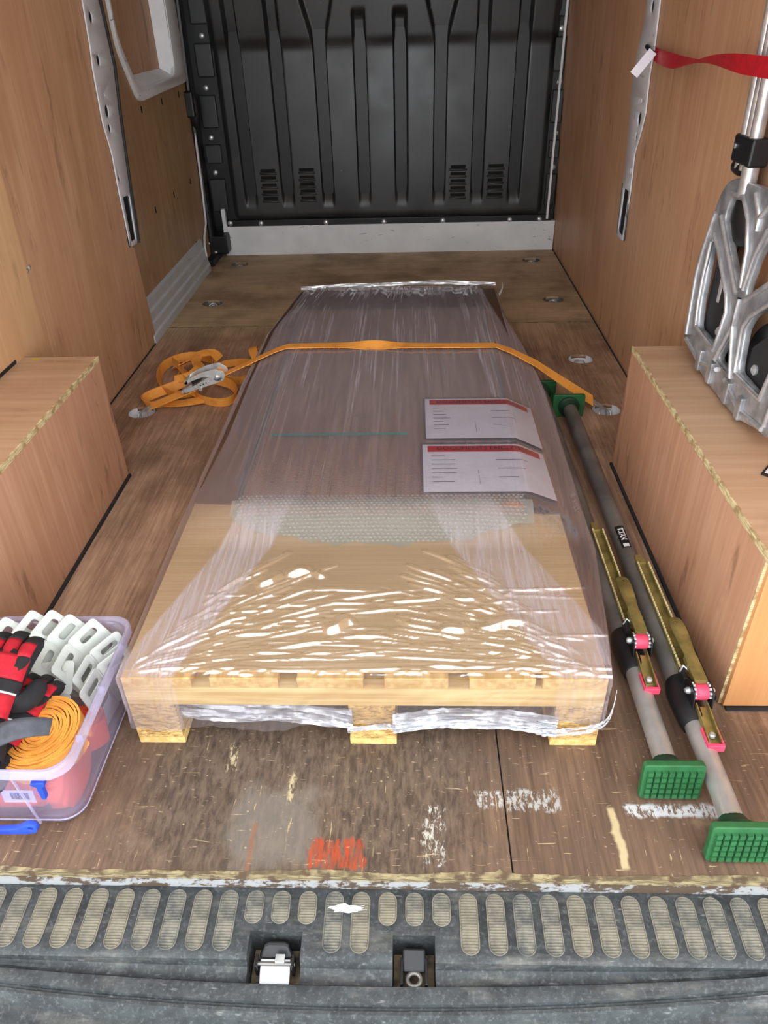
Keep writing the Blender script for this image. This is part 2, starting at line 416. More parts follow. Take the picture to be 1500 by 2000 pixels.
def bubble_mat(name='bubble_film', dk=.05):
    t = NT(name); lw = t.n('LayerWeight'); lw.inputs[0].default_value = .35
    tr = t.n('BsdfTransparent'); tr.inputs[0].default_value = (.93, .97, .95, 1)
    gl = t.n('BsdfGlossy'); gl.inputs['Roughness'].default_value = .16; gl.inputs[0].default_value = (1, 1, 1, 1)
    df = t.n('BsdfDiffuse'); df.inputs[0].default_value = C(206,216,204)
    a = t.mixs(t.math('ADD', t.math('MULTIPLY', lw.outputs[1], .40), .07), tr.outputs[0], gl.outputs[0])
    return t.done(t.mixs(dk, a, df.outputs[0]))
M['bubble'] = bubble_mat()
M['bubble_fold'] = bubble_mat('bubble_film_fold', .34)
def film_mat(name='stretch_film', front=False, haze0=.07):
    t = NT(name); sp = t.sep()
    st = t.noise(t.mapv((150, 2.2, 1)), 1.0, 4, .65, .25)          # stretch streaks along the length, also painting in glints of fine wrinkles
    st2 = t.noise(t.mapv((26, 1.1, 1)), 1.0, 3, .6, .3)
    fan1 = t.noise(t.mapv((120, 4, 1), rot=(0, 0, .45)), 1.0, 3)
    streak = t.math('MULTIPLY', t.ss(st, .42, .7), t.ss(st2, .3, .7))
    h = t.math('ADD', t.math('MULTIPLY', streak, .62), t.math('MULTIPLY', t.ss(fan1, .55, .75), .12))
    back = t.ss(sp[1], 1.18, 1.42)
    edge = t.math('ADD', t.ss(sp[0], -.40, -.33, 1, 0), t.ss(sp[0], .2, .29))
    farh = t.ss(sp[1], 1.45, 2.2, .26, 1.0)
    backh = t.math('MULTIPLY', farh, t.math('ADD', .15, t.math('ADD', t.math('MULTIPLY', h, .75), t.math('MULTIPLY', edge, .12))))
    fade = t.ss(sp[1], 2.5, 2.75, 1, .35)
    haze = t.math('MULTIPLY', t.math('MULTIPLY', back, backh), fade)
    # doubled-up diagonal layers over the cardboard
    def band(x0, y0, x1, y1, wd, k):
        dx, dy = x1-x0, y1-y0; L = math.hypot(dx, dy); nx, ny = -dy/L, dx/L
        dd = t.math('ADD', t.math('MULTIPLY', t.math('SUBTRACT', sp[0], x0), nx), t.math('MULTIPLY', t.math('SUBTRACT', sp[1], y0), ny))
        m = t.ss(t.math('ABSOLUTE', dd), wd*.5-.004, wd*.5+.006, 1, 0)
        sN = t.noise(t.mapv((150, 7, 1), rot=(0, 0, -math.atan2(dx, dy)*-1)), 1.0, 3, .6)
        return t.math('MULTIPLY', t.math('MULTIPLY', m, t.ss(sN, .3, .7, .35, 1)), k*(.35 if front else 1))
    b = t.math('ADD', band(-.455, .86, -.30, 1.36, .10, .42), band(.31, .86, .09, 1.36, .13, .34))
    frontm = t.math('SUBTRACT', 1.0, back)
    haze = t.math('ADD', haze, t.math('MULTIPLY', b, frontm))
    haze = t.math('ADD', haze, haze0, clamp=True)
    lw = t.n('LayerWeight'); lw.inputs[0].default_value = .3
    tr = t.n('BsdfTransparent'); tr.inputs[0].default_value = (.97, .96, .975, 1)
    bn = t.bump(t.math('ADD', t.noise(t.mapv((60, 110, 60)), 1.0, 3), t.math('MULTIPLY', st, 1.2)), .15, .0015)
    gl = t.n('BsdfGlossy'); gl.inputs['Roughness'].default_value = .045; t.put(gl.inputs['Normal'], bn)
    df = t.n('BsdfDiffuse'); df.inputs[0].default_value = C(206,196,206)
    a = t.mixs(t.math('ADD', t.math('MULTIPLY', lw.outputs[1], .35), .23), tr.outputs[0], gl.outputs[0])
    return t.done(t.mixs(haze, a, df.outputs[0]))
M['film'] = film_mat()
def clear_box():
    t = NT('clear_tote'); lw = t.n('LayerWeight'); lw.inputs[0].default_value = .35
    tr = t.n('BsdfTransparent'); tr.inputs[0].default_value = (.93, .91, .97, 1)
    gl = t.n('BsdfGlossy'); gl.inputs['Roughness'].default_value = .1
    df = t.n('BsdfDiffuse'); df.inputs[0].default_value = C(214,208,236)
    a = t.mixs(t.math('ADD', t.math('MULTIPLY', lw.outputs[1], .4), .05), tr.outputs[0], gl.outputs[0])
    return t.done(t.mixs(.11, a, df.outputs[0]))
M['tote'] = clear_box()
def rim_mat():
    t = NT('clear_tote_rim'); tr = t.n('BsdfTransparent'); tr.inputs[0].default_value = (.92, .9, .97, 1)
    return t.done(t.mixs(.28, tr.outputs[0], t.bsdf(C(220,216,240), .25)))
M['tote_rim'] = rim_mat()
def step_mat():
    t = NT('step_plastic'); n = t.noise(scale=22, detail=8, rough=.75); n2 = t.noise(scale=160, detail=4, rough=.7); n3 = t.noise(t.mapv((7, 30, 30)), 1.0, 4, .7)
    col = t.mix(t.ss(n, .35, .65), C(38,41,43), C(60,64,66))
    col = t.mix(t.math('MULTIPLY', t.ss(n2, .5, .72), .4), col, C(112,116,118)); col = t.mix(t.math('MULTIPLY', t.ss(n3, .5, .8), .3), col, C(150,146,134))
    s = t.noise(t.mapv((30, 130, 30), rot=(0, 0, .5)), 1.0, 3); col = t.mix(t.math('MULTIPLY', t.ss(s, .66, .74), .35), col, C(150,150,146))
    sp = t.sep(); wm = t.box_mask(-.128, -.072, .572, .585, .003, .02, 60, sp); col = t.mix(wm, col, C(232,230,226))
    return t.done(t.bsdf(col, .6, 0, t.bump(n2, .3, .001), .4))
M['step'] = step_mat()
def pad_mat():
    t = NT('tread_pad'); n = t.noise(scale=30, detail=5, rough=.7); g = t.n('NewGeometry')
    oi = t.n('ObjectInfo'); col = t.mix(t.ss(n, .35, .65), C(72,74,72), C(124,120,108))
    col = t.mix(t.math('MULTIPLY', oi.outputs['Random'], .4), col, C(140,128,102))
    return t.done(t.bsdf(col, .65))
M['pad'] = pad_mat()
M['pocket'] = plain('pocket_dirt', C(120,102,78), .7, 0, .4, 40)
M['ground'] = plain('ground', C(176,174,170), .9, 0, .2, 4)
M['roof_paint'] = plain('roof_paint', C(206,206,204), .5, 0, .05, 4)
# ------------------------------------------------------------------ the setting: van load bay
WR = lambda z: .763-.038*z
WL = lambda z: -1.03+.038*z
Y_REAR, Y_BULK, ROOF = .617, 4.09, 1.86

ground = MB().box(-6, 6, -6, 8, -.72, -.66).build('ground', M['ground']); struct(ground, 'grey ground outside below the van')
# floor: three plywood sheets with tie-down holes
floor = empty('floor'); struct(floor, 'worn plywood load floor')
HOLES = [(-.897, 3.895), (-.905, 3.285), (-.900, 2.592), (-.900, 2.195), (.620, 3.885), (.635, 3.268), (.628, 2.597), (.632, 2.182)]
def sheet(x0, x1, y0, y1, mat):
    sp = [[(x0, y0), (x1, y0), (x1, y1), (x0, y1)]]
    for (hx, hy) in HOLES:
        if x0 < hx < x1 and y0 < hy < y1: sp.append(ellipse(hx, hy, .047, .043, 28))
    me = plate(sp, .014, lambda u, v, w: (u, v, w-.007))
    return finish('plywood_sheet', me, mat, floor)
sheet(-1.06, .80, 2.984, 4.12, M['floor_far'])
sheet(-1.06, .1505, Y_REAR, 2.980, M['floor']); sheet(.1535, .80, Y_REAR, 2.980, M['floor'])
# splintered pale edge along the rear of the sheets
def frayed():
    mb = MB(); xs = np.arange(-1.05, .80, .006); rnd = random.Random(3); vs = []; a = .004
    for i, x in enumerate(xs):
        a = min(.006, max(.0004, a+rnd.uniform(-.0014, .0013)))
        if rnd.random() < .015: a += .006
        y0 = Y_REAR-.003+rnd.uniform(-.0008, .0008)
        vs += [(x, y0, -.0145), (x, y0, .0004), (x, Y_REAR+a, .0008)]
    fs = []
    for i in range(len(xs)-1):
        b = i*3; fs += [(b, b+3, b+4, b+1), (b+1, b+4, b+5, b+2)]
    return mb.add(vs, fs).build('splintered_edge', M['ply_edge'], floor)
frayed()
# strips where the sheets meet
mb = MB(); mb.box(-1.02, .76, 2.9805, 2.9835, -.008, .0012); mb.build('sheet_joint', M['ply_edge'], floor)
sub = MB().box(-1.06, .80, .60, 4.12, -.05, -.036).build('floor_pan', M['white_paint'], floor)
def chipped_sill():
    t = NT('chipped_sill'); n = t.noise(t.mapv((30, 60, 60)), 1.0, 5, .7); c = t.mix(t.ss(n, .45, .53), C(156,158,160), C(84,70,58))
    return t.done(t.bsdf(c, .5))
MB().box(-1.06, .80, .6085, .630, -.036, -.015).build('sill_strip', chipped_sill(), floor)

# tie-down cups with rings
def tie_down(i, loc, label, ring):
    e = empty('tie_down_ring', (loc[0], loc[1], -.016)); tag(e, label, 'anchor ring', 'tie-down points sunk in the plywood floor')
    MB().lathe([(.0445, .0145), (.0445, .0), (.036, -.014), (.02, -.018), (.001, -.018)], n=26, cap=False).build('cup', M['grey_paint'] if i in (2, 3, 6, 7) else M['tube_dark'], e, 40)  # some cups get a dark colour that paints in the shade of the recess
    R = .019; pts = []
    for k in range(20):
        a = 2*math.pi*k/20; pts.append((R*math.cos(a), .006+R*math.sin(a)*ring[1], -.004+R*math.sin(a)*ring[0]))
    MB().tube(pts, .0032, 8, closed=True).build('ring', M['zinc'], e, 60)
    MB().box(-.006, .006, -.016, .004, -.016, -.006).build('hinge_block', M['black_plastic'], e, bevel=.0015)
names = ['round tie-down hole in the far left corner by the white sill', 'tie-down hole with black hinge in the left far floor sheet', 'tie-down hole under the loops of orange strap', 'steel tie-down ring holding the strap hook at left',
         'round tie-down hole in the far right corner by the white sill', 'tie-down hole on the right just behind the floor joint', 'tie-down hole beyond the strap hook on the right', 'tie-down ring holding the strap hook behind the green bar feet']
for i, h in enumerate(HOLES): tie_down(i, h, names[i], (.25, 1.0) if i not in (1, 3, 7) else (.8, .55))

# right wall lining: leaning plywood, two sheets
wr = empty('wall_right'); struct(wr, 'plywood lining of the right van side')
def wall_sheet(y0, y1, z0, z1, fx, s, mat, name='plywood_lining', off=0.0, th=.01):
    mb = MB(); vs = []
    for (yy, zz) in ((y0, z0), (y1, z0), (y1, z1), (y0, z1)): vs.append((fx(zz)-s*off, yy, zz))
    for (yy, zz) in ((y0, z0), (y1, z0), (y1, z1), (y0, z1)): vs.append((fx(zz)+s*th, yy, zz))
    mb.add(vs, [(0,1,2,3), (7,6,5,4), (0,4,5,1), (1,5,6,2), (2,6,7,3), (3,7,4,0)]); return mb.build(name, mat)
for a in [wall_sheet(1.895, 4.124, -.012, ROOF, WR, 1, M['ply_wall']), wall_sheet(.62, 1.892, -.012, ROOF, WR, 1, M['ply_wall'], off=.003)]: a.parent = wr
rub = MB(); rub.box(.756, .759, 1.84, 4.08, 0, .004); rub.build('corner_seal', M['rubber'], wr)
MB().box(.707, .717, 4.062, 4.084, .16, 1.3).build('edge_strip', M['white_paint'], wr)
# left wall: rear sheet, then the lined sliding door set further out
wl = empty('wall_left'); struct(wl, 'plywood lining of the left van side')
mb = MB(); poly = [(1.925, -.012), (2.832, -.012), (2.753, .39), (2.70, .41), (2.70, ROOF), (1.925, ROOF)]
mb.prism(poly, lambda u, v, w_: (WL(v)-w_, u, v), 0, .012); mb.build('plywood_lining', M['ply_wall'], wl)
wall_sheet(.62, 1.922, -.012, ROOF, WL, -1, M['ply_near'], off=.004).parent = wl
MB().box(-1.028, -1.025, 1.79, 2.83, 0, .004).build('corner_seal', M['rubber'], wl)
mb = MB(); mb.prism([(-1.024, 2.68), (-1.024, 2.80), (-1.07, 2.80), (-1.07, 2.68)], lambda u, v, w_: (u+.0, v, w_), .4, ROOF); mb.build('pillar_post', M['black_plastic'], wl)
screw = MB().lathe([(.006, 0), (.006, .002), (.003, .0035)], M=frame_from((1, 0, 0), (0, 1, 0)), n=10).build('panel_screw', M['zinc'], wl, 40); screw.location = (WL(.548), 1.93, .548)
s2 = share(screw, wl, (WL(.552), 1.945, .552))

door = empty('door_1'); struct(door, 'lined sliding side door')
me = plate([[(2.80, -.01), (4.0, -.01), (4.0, 1.86), (2.80, 1.86)], rounded([(3.135, 1.09), (3.245, .846), (4.0-.06, .856), (3.94, 1.75), (3.135, 1.75)], .04)], .01, lambda u, v, w_: (-1.065+w_, u, v))
finish('door_lining', me, M['ply_door'], door)
me = plate([rounded([(3.098, 1.00), (3.235, .812), (3.985, .828), (3.99, 1.80), (3.098, 1.80)], .05, 5), rounded([(3.118, 1.03), (3.255, .848), (3.80, .868), (3.84, 1.76), (3.118, 1.76)], .05, 5)], .02, lambda u, v, w_: (-1.056+w_, u, v), bevel=.004)
finish('window_surround', me, M['white_paint'], door, 40)
mb = MB(); mb.prism([(-1.056, .862), (-1.056, .842), (-1.11, .842), (-1.11, .895)], lambda u, v, w_: (u, w_, v), 3.23, 3.86); mb.build('window_ledge', M['white_paint'], door)
mb = MB(); mb.prism([(-1.05, 3.80), (-1.05, 3.84), (-1.115, 3.87), (-1.115, 3.78)], lambda u, v, w_: (u, v, w_), .86, 1.8); mb.build('window_side', M['white_paint'], door)
MB().box(-1.12, -1.11, 3.05, 4.0, .80, 1.84).build('window_board', M['ply_wall'], door)
hole = MB().box(-1.0605, -1.0585, -.005, .005, -.012, .012).build('fixing_slot', M['hole_shade'], door); hole.location = (0, 3.27, .784)
for (yy, zz) in [(3.56, .785), (3.84, .787), (3.80, .425), (3.50, .424), (3.21, .423), (3.73, .15), (3.45, .145)]: share(hole, door, (0, yy, zz))
# ribbed metal step side below the door
prof = [(-1.024, -.012), (-1.024, .030), (-1.032, .036), (-1.032, .068), (-1.04, .075), (-1.04, .108), (-1.048, .116), (-1.048, .150), (-1.062, .160), (-1.075, .160), (-1.075, -.012)]
mb = MB(); mb.prism(prof, lambda u, v, w_: (u, w_, v), 2.80, 3.80); struct(mb.build('trim_1', M['sill_paint'], None, bevel=.002), 'ribbed grey metal sill side under the sliding door')
mb = MB(); mb.tube([(-1.036, 3.80, -.01), (-1.040, 3.80, .115), (-1.05, 3.86, .15), (-1.052, 3.94, .2), (-1.05, 3.965, .4), (-1.046, 3.985, .8)], .006, 8); struct(mb.build('trim_2', M['grey_paint'], None, 60), 'pale metal edge of the door opening')
mb = MB(); mb.box(-1.08, -1.045, 3.985, 4.10, .12, ROOF); mb.tube([(-1.050, 3.985, .0), (-1.050, 3.985, .8), (-1.035, 3.985, 1.3)], .016, 10); struct(mb.build('trim_3', M['black_plastic'], None, bevel=.006), 'black door seal beside the bulkhead')

# bulkhead: pressed black panel with recessed grooves
wb = empty('wall_back'); struct(wb, 'black ribbed bulkhead panel behind the cab')
GX = [-.830, -.635, -.425, -.235, -.045, .147, .340, .530]
def sst(a, b, x):
    t = np.clip((x-a)/(b-a), 0, 1); return t*t*(3-2*t)
xs = np.arange(-.940, .6901, .0045); zs = np.concatenate([np.arange(.17, 1.25, .012), np.arange(1.26, 1.86, .06)])
XX, ZZ = np.meshgrid(xs, zs); D = np.zeros_like(XX)
for i, g in enumerate(GX):
    top = 1.09 if i in (3, 4) else 9
    hw = .021 + .0*ZZ + (.05*sst(.93, 1.2, ZZ) if i in (2, 5) else 0)
    d = np.abs(XX-g)
    cut = 1-sst(hw, hw+.013, d)
    vert = sst(.232, .36, ZZ)*(1-sst(top-.03, top, ZZ))
    lo = (ZZ > .232)
    D = np.maximum(D, .042*cut*vert*lo)
    if i in (2, 5):
        isl = (1-sst(.012, .03, d))*sst(1.06, 1.14, ZZ); D = D*(1-.0*isl)
slope = -.012*sst(.93, .99, ZZ)-.16*np.clip(ZZ-.96, 0, .5)
edge = .03*(1-sst(.0, .035, np.minimum(XX+.940, .69-XX)))+.03*(1-sst(.0, .03, ZZ-.17))
YY = 4.075+D+slope+edge*.8
mb = MB(); nv = len(zs); nu = len(xs)
mb.add(list(zip(XX.ravel(), YY.ravel(), ZZ.ravel())), [(j*nu+i, j*nu+i+1, (j+1)*nu+i+1, (j+1)*nu+i) for j in range(nv-1) for i in range(nu-1)])
mb.build('pressed_panel', M['bulkhead'], wb, 50)
fl = MB(); fl.box(-1.05, .75, 4.096, 4.12, .142, 1.86); fl.box(-.985, .735, 4.075, 4.10, .142, .178); fl.build('flange', M['black_plastic'], wb, bevel=.003)
def louvre(x, z):
    e = MB(); w_ = .044; h = .014
    prof = [(0, h), (-.010, h*.55), (-.011, -.2*h), (-.003, -h), (0, -h)]
    vs = []
    for (sx) in (-1, -.82, .82, 1):
        k = 0.15 if abs(sx) == 1 else 1
        for (yy, zz) in prof: vs.append((sx*w_, yy*k, zz))
    n = len(prof); fs = []
    for s_ in range(3):
        for q in range(n-1): fs.append((s_*n+q, (s_+1)*n+q, (s_+1)*n+q+1, s_*n+q+1))
    e.add(vs, fs); return e
LV = louvre(0, 0).build('vent_louvre', M['bulkhead'], wb, 50); LV.location = (-.705, 4.0752, .425-.0)
slotm = MB().box(-.038, .038, -.0022, .004, -.0075, .0075).build('vent_slot', M['hole_shade'], wb, bevel=.003); slotm.location = (-.705, 4.0745, .408)
first = True
for gx in (-.728, -.530, .243, .433):
    for k in range(5):
        z = .418-k*.0335
        if first: LV.location = (gx, 4.0755, z-.0145); LV.scale = (1, .7, .42); slotm.location = (gx, 4.0745, z); first = False
        else: share(LV, wb, (gx, 4.0755, z-.0145)); share(slotm, wb, (gx, 4.0745, z))
bolt = MB().lathe([(.013, 0), (.013, .004), (.009, .007), (.009, .010), (.004, .012)], M=frame_from((0, -1, 0)), n=12).build('bolt', M['zinc'], wb, 40)
BP = [(-.957, .165), (-.794, .162), (-.447, .160), (-.14, .158), (.17, .158), (.519, .156), (.674, .156)]
bolt.location = (BP[0][0], 4.075, BP[0][1])
for (x, z) in BP[1:]: share(bolt, wb, (x, 4.075, z))
SL = [(-.975, 1.004), (-.990, .791), (-1.0, .573), (-1.003, .412)]; SR = [(.700, .992), (.713, .777), (.720, .558), (.722, .403)]
tab = None
for col, xc, hw in ((SL, -.978, .040), (SR, .712, .026)):
    for j, (x, z) in enumerate(col):
        zc0 = col[j+1][1] if j < 3 else .18; x2 = col[j+1][0] if j < 3 else x
        xx = (x+x2)/2 + (.006 if x < 0 else -.004)
        t_ = MB().box(xx-hw, xx+hw, 4.07, 4.10, zc0+.045, z-.03).build('flange_tab', M['bulkhead'], wb, bevel=.006)
        if j == 0:
            t2 = MB().box(xx-hw, xx+hw, 4.07, 4.10, z+.045, z+.2).build('flange_tab', M['bulkhead'], wb, bevel=.006)
        share(bolt, wb, (x, 4.092, z))
MB().box(-1.14, .81, 4.125, 4.15, -.05, 1.88).build('backing_sheet', M['black_plastic'], wb)  # unseen sheet added to stop sky light leaking in around the bulkhead
struct(MB().box(-1.0, .757, 4.07, 4.10, -.012, .148).build('trim_4', M['white_paint'], None, bevel=.002), 'scuffed white metal kick plate under the bulkhead')
struct(MB().box(-.995, -.975, 4.055, 4.085, .03, .24).build('trim_5', M['white_paint'], None, bevel=.002), 'narrow white metal upright at the left of the bulkhead')
# black corner bracket
br = empty('corner_bracket', (-1.0, 4.0, 0)); tag(br, 'black plastic corner bracket on the floor below the bulkhead', 'bracket')
MB().box(-.075, .035, -.03, .06, .032, .125).build('cover', M['black_plastic'], br, bevel=.008)
MB().box(-.08, -.02, -.14, .06, -.0, .034).build('foot', M['black_plastic'], br, bevel=.004)
b2 = share(bolt, br, (-.062, -.032, .09)); b2.scale = (.6, .6, .6); b3 = share(bolt, br, (-.03, -.034, .045)); b3.scale = (.6, .6, .6); b4 = share(bolt, br, (-.05, -.142, .02)); b4.scale = (.6, .6, .6)
for q in (b2, b3, b4): q.name = 'bracket_screw'
kn = empty('door_grip', (-1.035, 3.98, .70)); tag(kn, 'black rounded plastic door catch beside the window surround', 'catch')
MB().lathe([(.001, -.085), (.018, -.06), (.030, -.01), (.030, .05), (.02, .075), (.001, .08)], n=14).build('catch_body', M['black_plastic'], kn, 50)
MB().box(-.03, .012, -.05, .0, -.02, .09).build('catch_plate', M['black_plastic'], kn, bevel=.008)

# roof and outer skins (the bay is lit through the open rear doors)
struct(MB().box(-1.1, .82, .55, 4.15, ROOF, ROOF+.04).build('ceiling', M['roof_paint']), 'van roof')
struct(MB().box(-1.15, -1.13, .55, 4.15, -.6, ROOF+.04).build('wall_left_skin', M['roof_paint']), 'outer skin of the left van side')
struct(MB().box(.80, .82, .55, 4.15, -.6, ROOF+.04).build('wall_right_skin', M['roof_paint']), 'outer skin of the right van side')

# steel pillar strips with holes, let into the lining
def pillar(name, outline, holes, slot, fx, s, label):
    e = empty(name, (fx(0), 2.72, 0)); tag(e, label, 'pillar')
    fn = lambda u, v, w_: (fx(v)-s*(.004+w_)-fx(0), u-2.72, v)
    sp = [rounded(outline, .012)]+[ellipse(hy, hz, r, r*1.15, 16) for (hy, hz, r) in holes]+[rounded(slot, .01)]
    finish('strip', plate(sp, .005, fn, bevel=.0012), M['grey_paint'], e, 40)
    mb = MB(); 
    ys = [q[0] for q in slot]; zs_ = [q[1] for q in slot]; y0, y1, z0, z1 = min(ys)-.01, max(ys)+.01, min(zs_)-.01, max(zs_)+.01
    ym = (y0+y1)/2
    mb.prism([(y0, .006), (ym, -.012), (y1, .006), (y1, .002), (ym, -.016), (y0, .002)], lambda u, v, w_: (fx(w_)-s*(v+.002)-fx(0) , u-2.72, w_), z0, z1)
    mb.build('slot_channel', M['slot_steel'], e)
    mb = MB(); o2 = [(2.72+(y-2.72)*.96, z) for (y, z) in outline]
    mb.prism(o2, lambda u, v, w_: (fx(v)-s*(.0005+w_)-fx(0), u-2.72, v), 0, .0005); mb.build('backing', M['hole_shade'], e)  # dark sheet that puts shade behind the strip's holes
    # pressed fold down the middle
    mid = [((a[0]+.0), a[1]) for a in outline]
    return e
OR = [(2.735, 1.15), (2.73, 1.029), (2.769, 0.974), (2.790, 0.875), (2.796, 0.845), (2.778, 0.788), (2.766, 0.666), (2.765, 0.593), (2.785, 0.394), (2.690, 0.396), (2.668, 0.564), (2.670, 0.68), (2.626, 0.746), (2.598, 0.806), (2.606, 0.901), (2.588, 0.981), (2.59, 1.15)]
pillar('pillar_strip', OR, [(2.660, 1.078, .016), (2.664, .971, .012), (2.653, .833, .005), (2.660, .781, .018), (2.672, .73, .012), (2.684, .625, .008)], [(2.75, .562), (2.683, .562), (2.700, .412), (2.765, .412)], WR, 1, 'grey perforated steel pillar strip on the right wall holding the red strap')
OL = [(2.668, 1.15), (2.663, 1.012), (2.652, 0.965), (2.653, 0.809), (2.686, 0.714), (2.688, 0.593), (2.707, 0.403), (2.783, 0.398), (2.794, 0.581), (2.807, 0.72), (2.817, 0.821), (2.840, 0.954), (2.823, 1.055), (2.803, 1.15)]
pl = pillar('pillar_strip', OL, [(2.711, 1.093, .015), (2.711, .979, .015), (2.708, .837, .017), (2.704, .788, .012), (2.71, .632, .009), (2.707, .884, .004)], [(2.715, .571), (2.781, .565), (2.774, .416), (2.722, .418)], WL, -1, 'grey perforated steel pillar strip on the left wall beside the sliding door')
mb = MB(); mb.tube([(WL(z)+.008, y+.008, z) for (y, z) in OL[7:]], .006, 8); re_ = mb.build('rubber_edge', M['rubber'], pl, 60); re_.location = (-pl.location.x, -2.72, 0)

# wheel arch boxes
def arch(name, x_in, x_out, y0, y1, h, s, label, fx):
    e = empty(name, (x_in, (y0+y1)/2, 0)); tag(e, label, 'wheel arch box', 'plywood boxes over the wheel arches'); oy = (y0+y1)/2
    t_ = .011
    def bx(nm, x0, x1, ya, yb, z0, z1, mat, bev=.0008): 
        mb = MB(); mb.box(min(x0, x1)-x_in, max(x0, x1)-x_in, ya-oy, yb-oy, z0, z1); return mb.build(nm, mat, e, bevel=bev)
    bx('side_panel', x_in, x_in+s*t_, y0+.012, y1, .001, h-.0125, M['ply_arch_side'])
    xo = fx(h)-s*.002
    bx('top_panel', x_in+s*.001, xo, y0, y1, h-.012, h, M['ply_arch_top'])
    bx('end_panel', x_in+s*.0045, xo, y0, y0+.011, .008, h-.013, M['ply_arch_end'])
    bx('far_panel', x_in+s*.012, xo, y1-.011, y1, .001, h-.013, M['ply_arch_side'])
    # bare laminated edges
    mb = MB(); rnd = random.Random(5); n = 120; vs = []
    for i in range(n+1):
        y = y0+(y1-y0)*i/n; a = .0012+rnd.random()*.0035
        vs += [(-s*.0008, y-oy, h-.0125), (-s*.0008, y-oy, h+.0006), (s*a, y-oy, h+.0008)]
    fs = []
    for i in range(n): b = i*3; fs += [(b, b+3, b+4, b+1), (b+1, b+4, b+5, b+2)]
    mb.add(vs, fs); mb.build('laminated_edge', M['ply_edge_clean'], e)
    mb = MB(); vs = []; n = 60
    for i in range(n+1):
        z = .004+(h-.014)*i/n; a = .0003+rnd.random()*.0015
        vs += [(-s*a*.4, y0+.012-oy, z), (-s*.0005, y0-.0008+.011-oy, z), (s*.0045, y0+.0095-oy, z)]
    fs = []
    for i in range(n): b = i*3; fs += [(b, b+3, b+4, b+1), (b+1, b+4, b+5, b+2)]
    mb.add(vs, fs); mb.build('laminated_edge', M['ply_edge_clean'], e)
    mb = MB(); mb.box(min(-s*.007, 0), max(-s*.007, 0), y0+.02-oy, y1-oy+.0, 0, .007); mb.build('base_seal', M['rubber'], e)
    mb = MB(); mb.box(min(x_in+s*.01, x_out-s*.02)-x_in, max(x_in+s*.01, x_out-s*.02)-x_in, y0-.006-oy, y0+.004-oy, 0, .006); mb.build('base_seal', M['rubber'], e)
    return e
arch('wheel_arch_box', .573, .763, .945, 1.835, .355, 1, 'plywood wheel arch box on the right with the hand truck standing on it', WR)
al = arch('wheel_arch_box', -.815, -1.03, .90, 1.79, .365, -1, 'plywood wheel arch box on the left behind the clear tote', WL)
mb = MB(); mb.tube([(-1.016+.815, -.43, .372), (-1.016+.815, .40, .372)], .007, 8); mb.build('top_seal', M['rubber'], al, 60)
MB().box(-.985+.815, -.965+.815, .425, .435, .3652, .3656).build('yellow_mark', plain('yellow_mark', C(230,200,40), .6), al)
# ------------------------------------------------------------------ rear step
st = empty('rear_step', (-.1, .5, -.05)); tag(st, 'worn dark plastic rear step with ribbed tread pads and latch pockets', 'step')
OFF = Vector((.1, -.5, .05))
prof = [(.617, -.034, 0), (.6105, -.0285, 0), (.606, -.027, 0), (.520, -.031, 0), (.511, -.032, 0), (.507, -.0355, 0), (.503, -.0500, .02), (.497, -.0545, .03), (.486, -.0555, .06), (.4825, -.0540, .06), (.4795, -.0485, .06), (.475, -.0480, .07), (.4585, -.0520, .08), (.4565, -.0600, .08), (.4535, -.0615, .08), (.4515, -.0565, .08), (.447, -.0570, .08), (.442, -.0640, .08), (.436, -.0760, .08), (.424, -.0790, .08), (.395, -.078, .08), (.382, -.098, .08), (.372, -.13, .08), (.36, -.25, .08), (.36, -.5, .08), (.63, -.5, 0)]
xs = np.linspace(-1.05, .80, 75); vs = []; n = len(prof)
for x in xs:
    for (y, z, k) in prof: vs.append(Vector((x, y+k*(x+.1)**2*1.1, z))+OFF)
fs = [(i*n+j, i*n+(j+1) % n, (i+1)*n+(j+1) % n, (i+1)*n+j) for i in range(len(xs)-1) for j in range(n)]
fs += [tuple(range(n)), tuple(range((len(xs)-1)*n, len(xs)*n))[::-1]]
body = MB().add(vs, fs).build('step_body', M['step'], None, 35)
# pockets cut for the door latches
POCK = [(-.243, -.165, .483, .545), (-.031, .031, .481, .542)]
body.location = -OFF
for (x0, x1, y0, y1) in POCK:
    c = MB().box(x0, x1, y0, y1, -.095, .05).build('cutter', M['step'])
    md = body.modifiers.new('cut', 'BOOLEAN'); md.object = c; md.operation = 'DIFFERENCE'; md.solver = 'EXACT'
    dg = bpy.context.evaluated_depsgraph_get(); me = bpy.data.meshes.new_from_object(body.evaluated_get(dg))
    body.modifiers.clear(); old = body.data; body.data = me; bpy.data.objects.remove(c, do_unlink=True)
body.parent = st; body.location = (0, 0, 0)
body.data.shade_smooth(); body.data.set_sharp_from_angle(angle=math.radians(35))
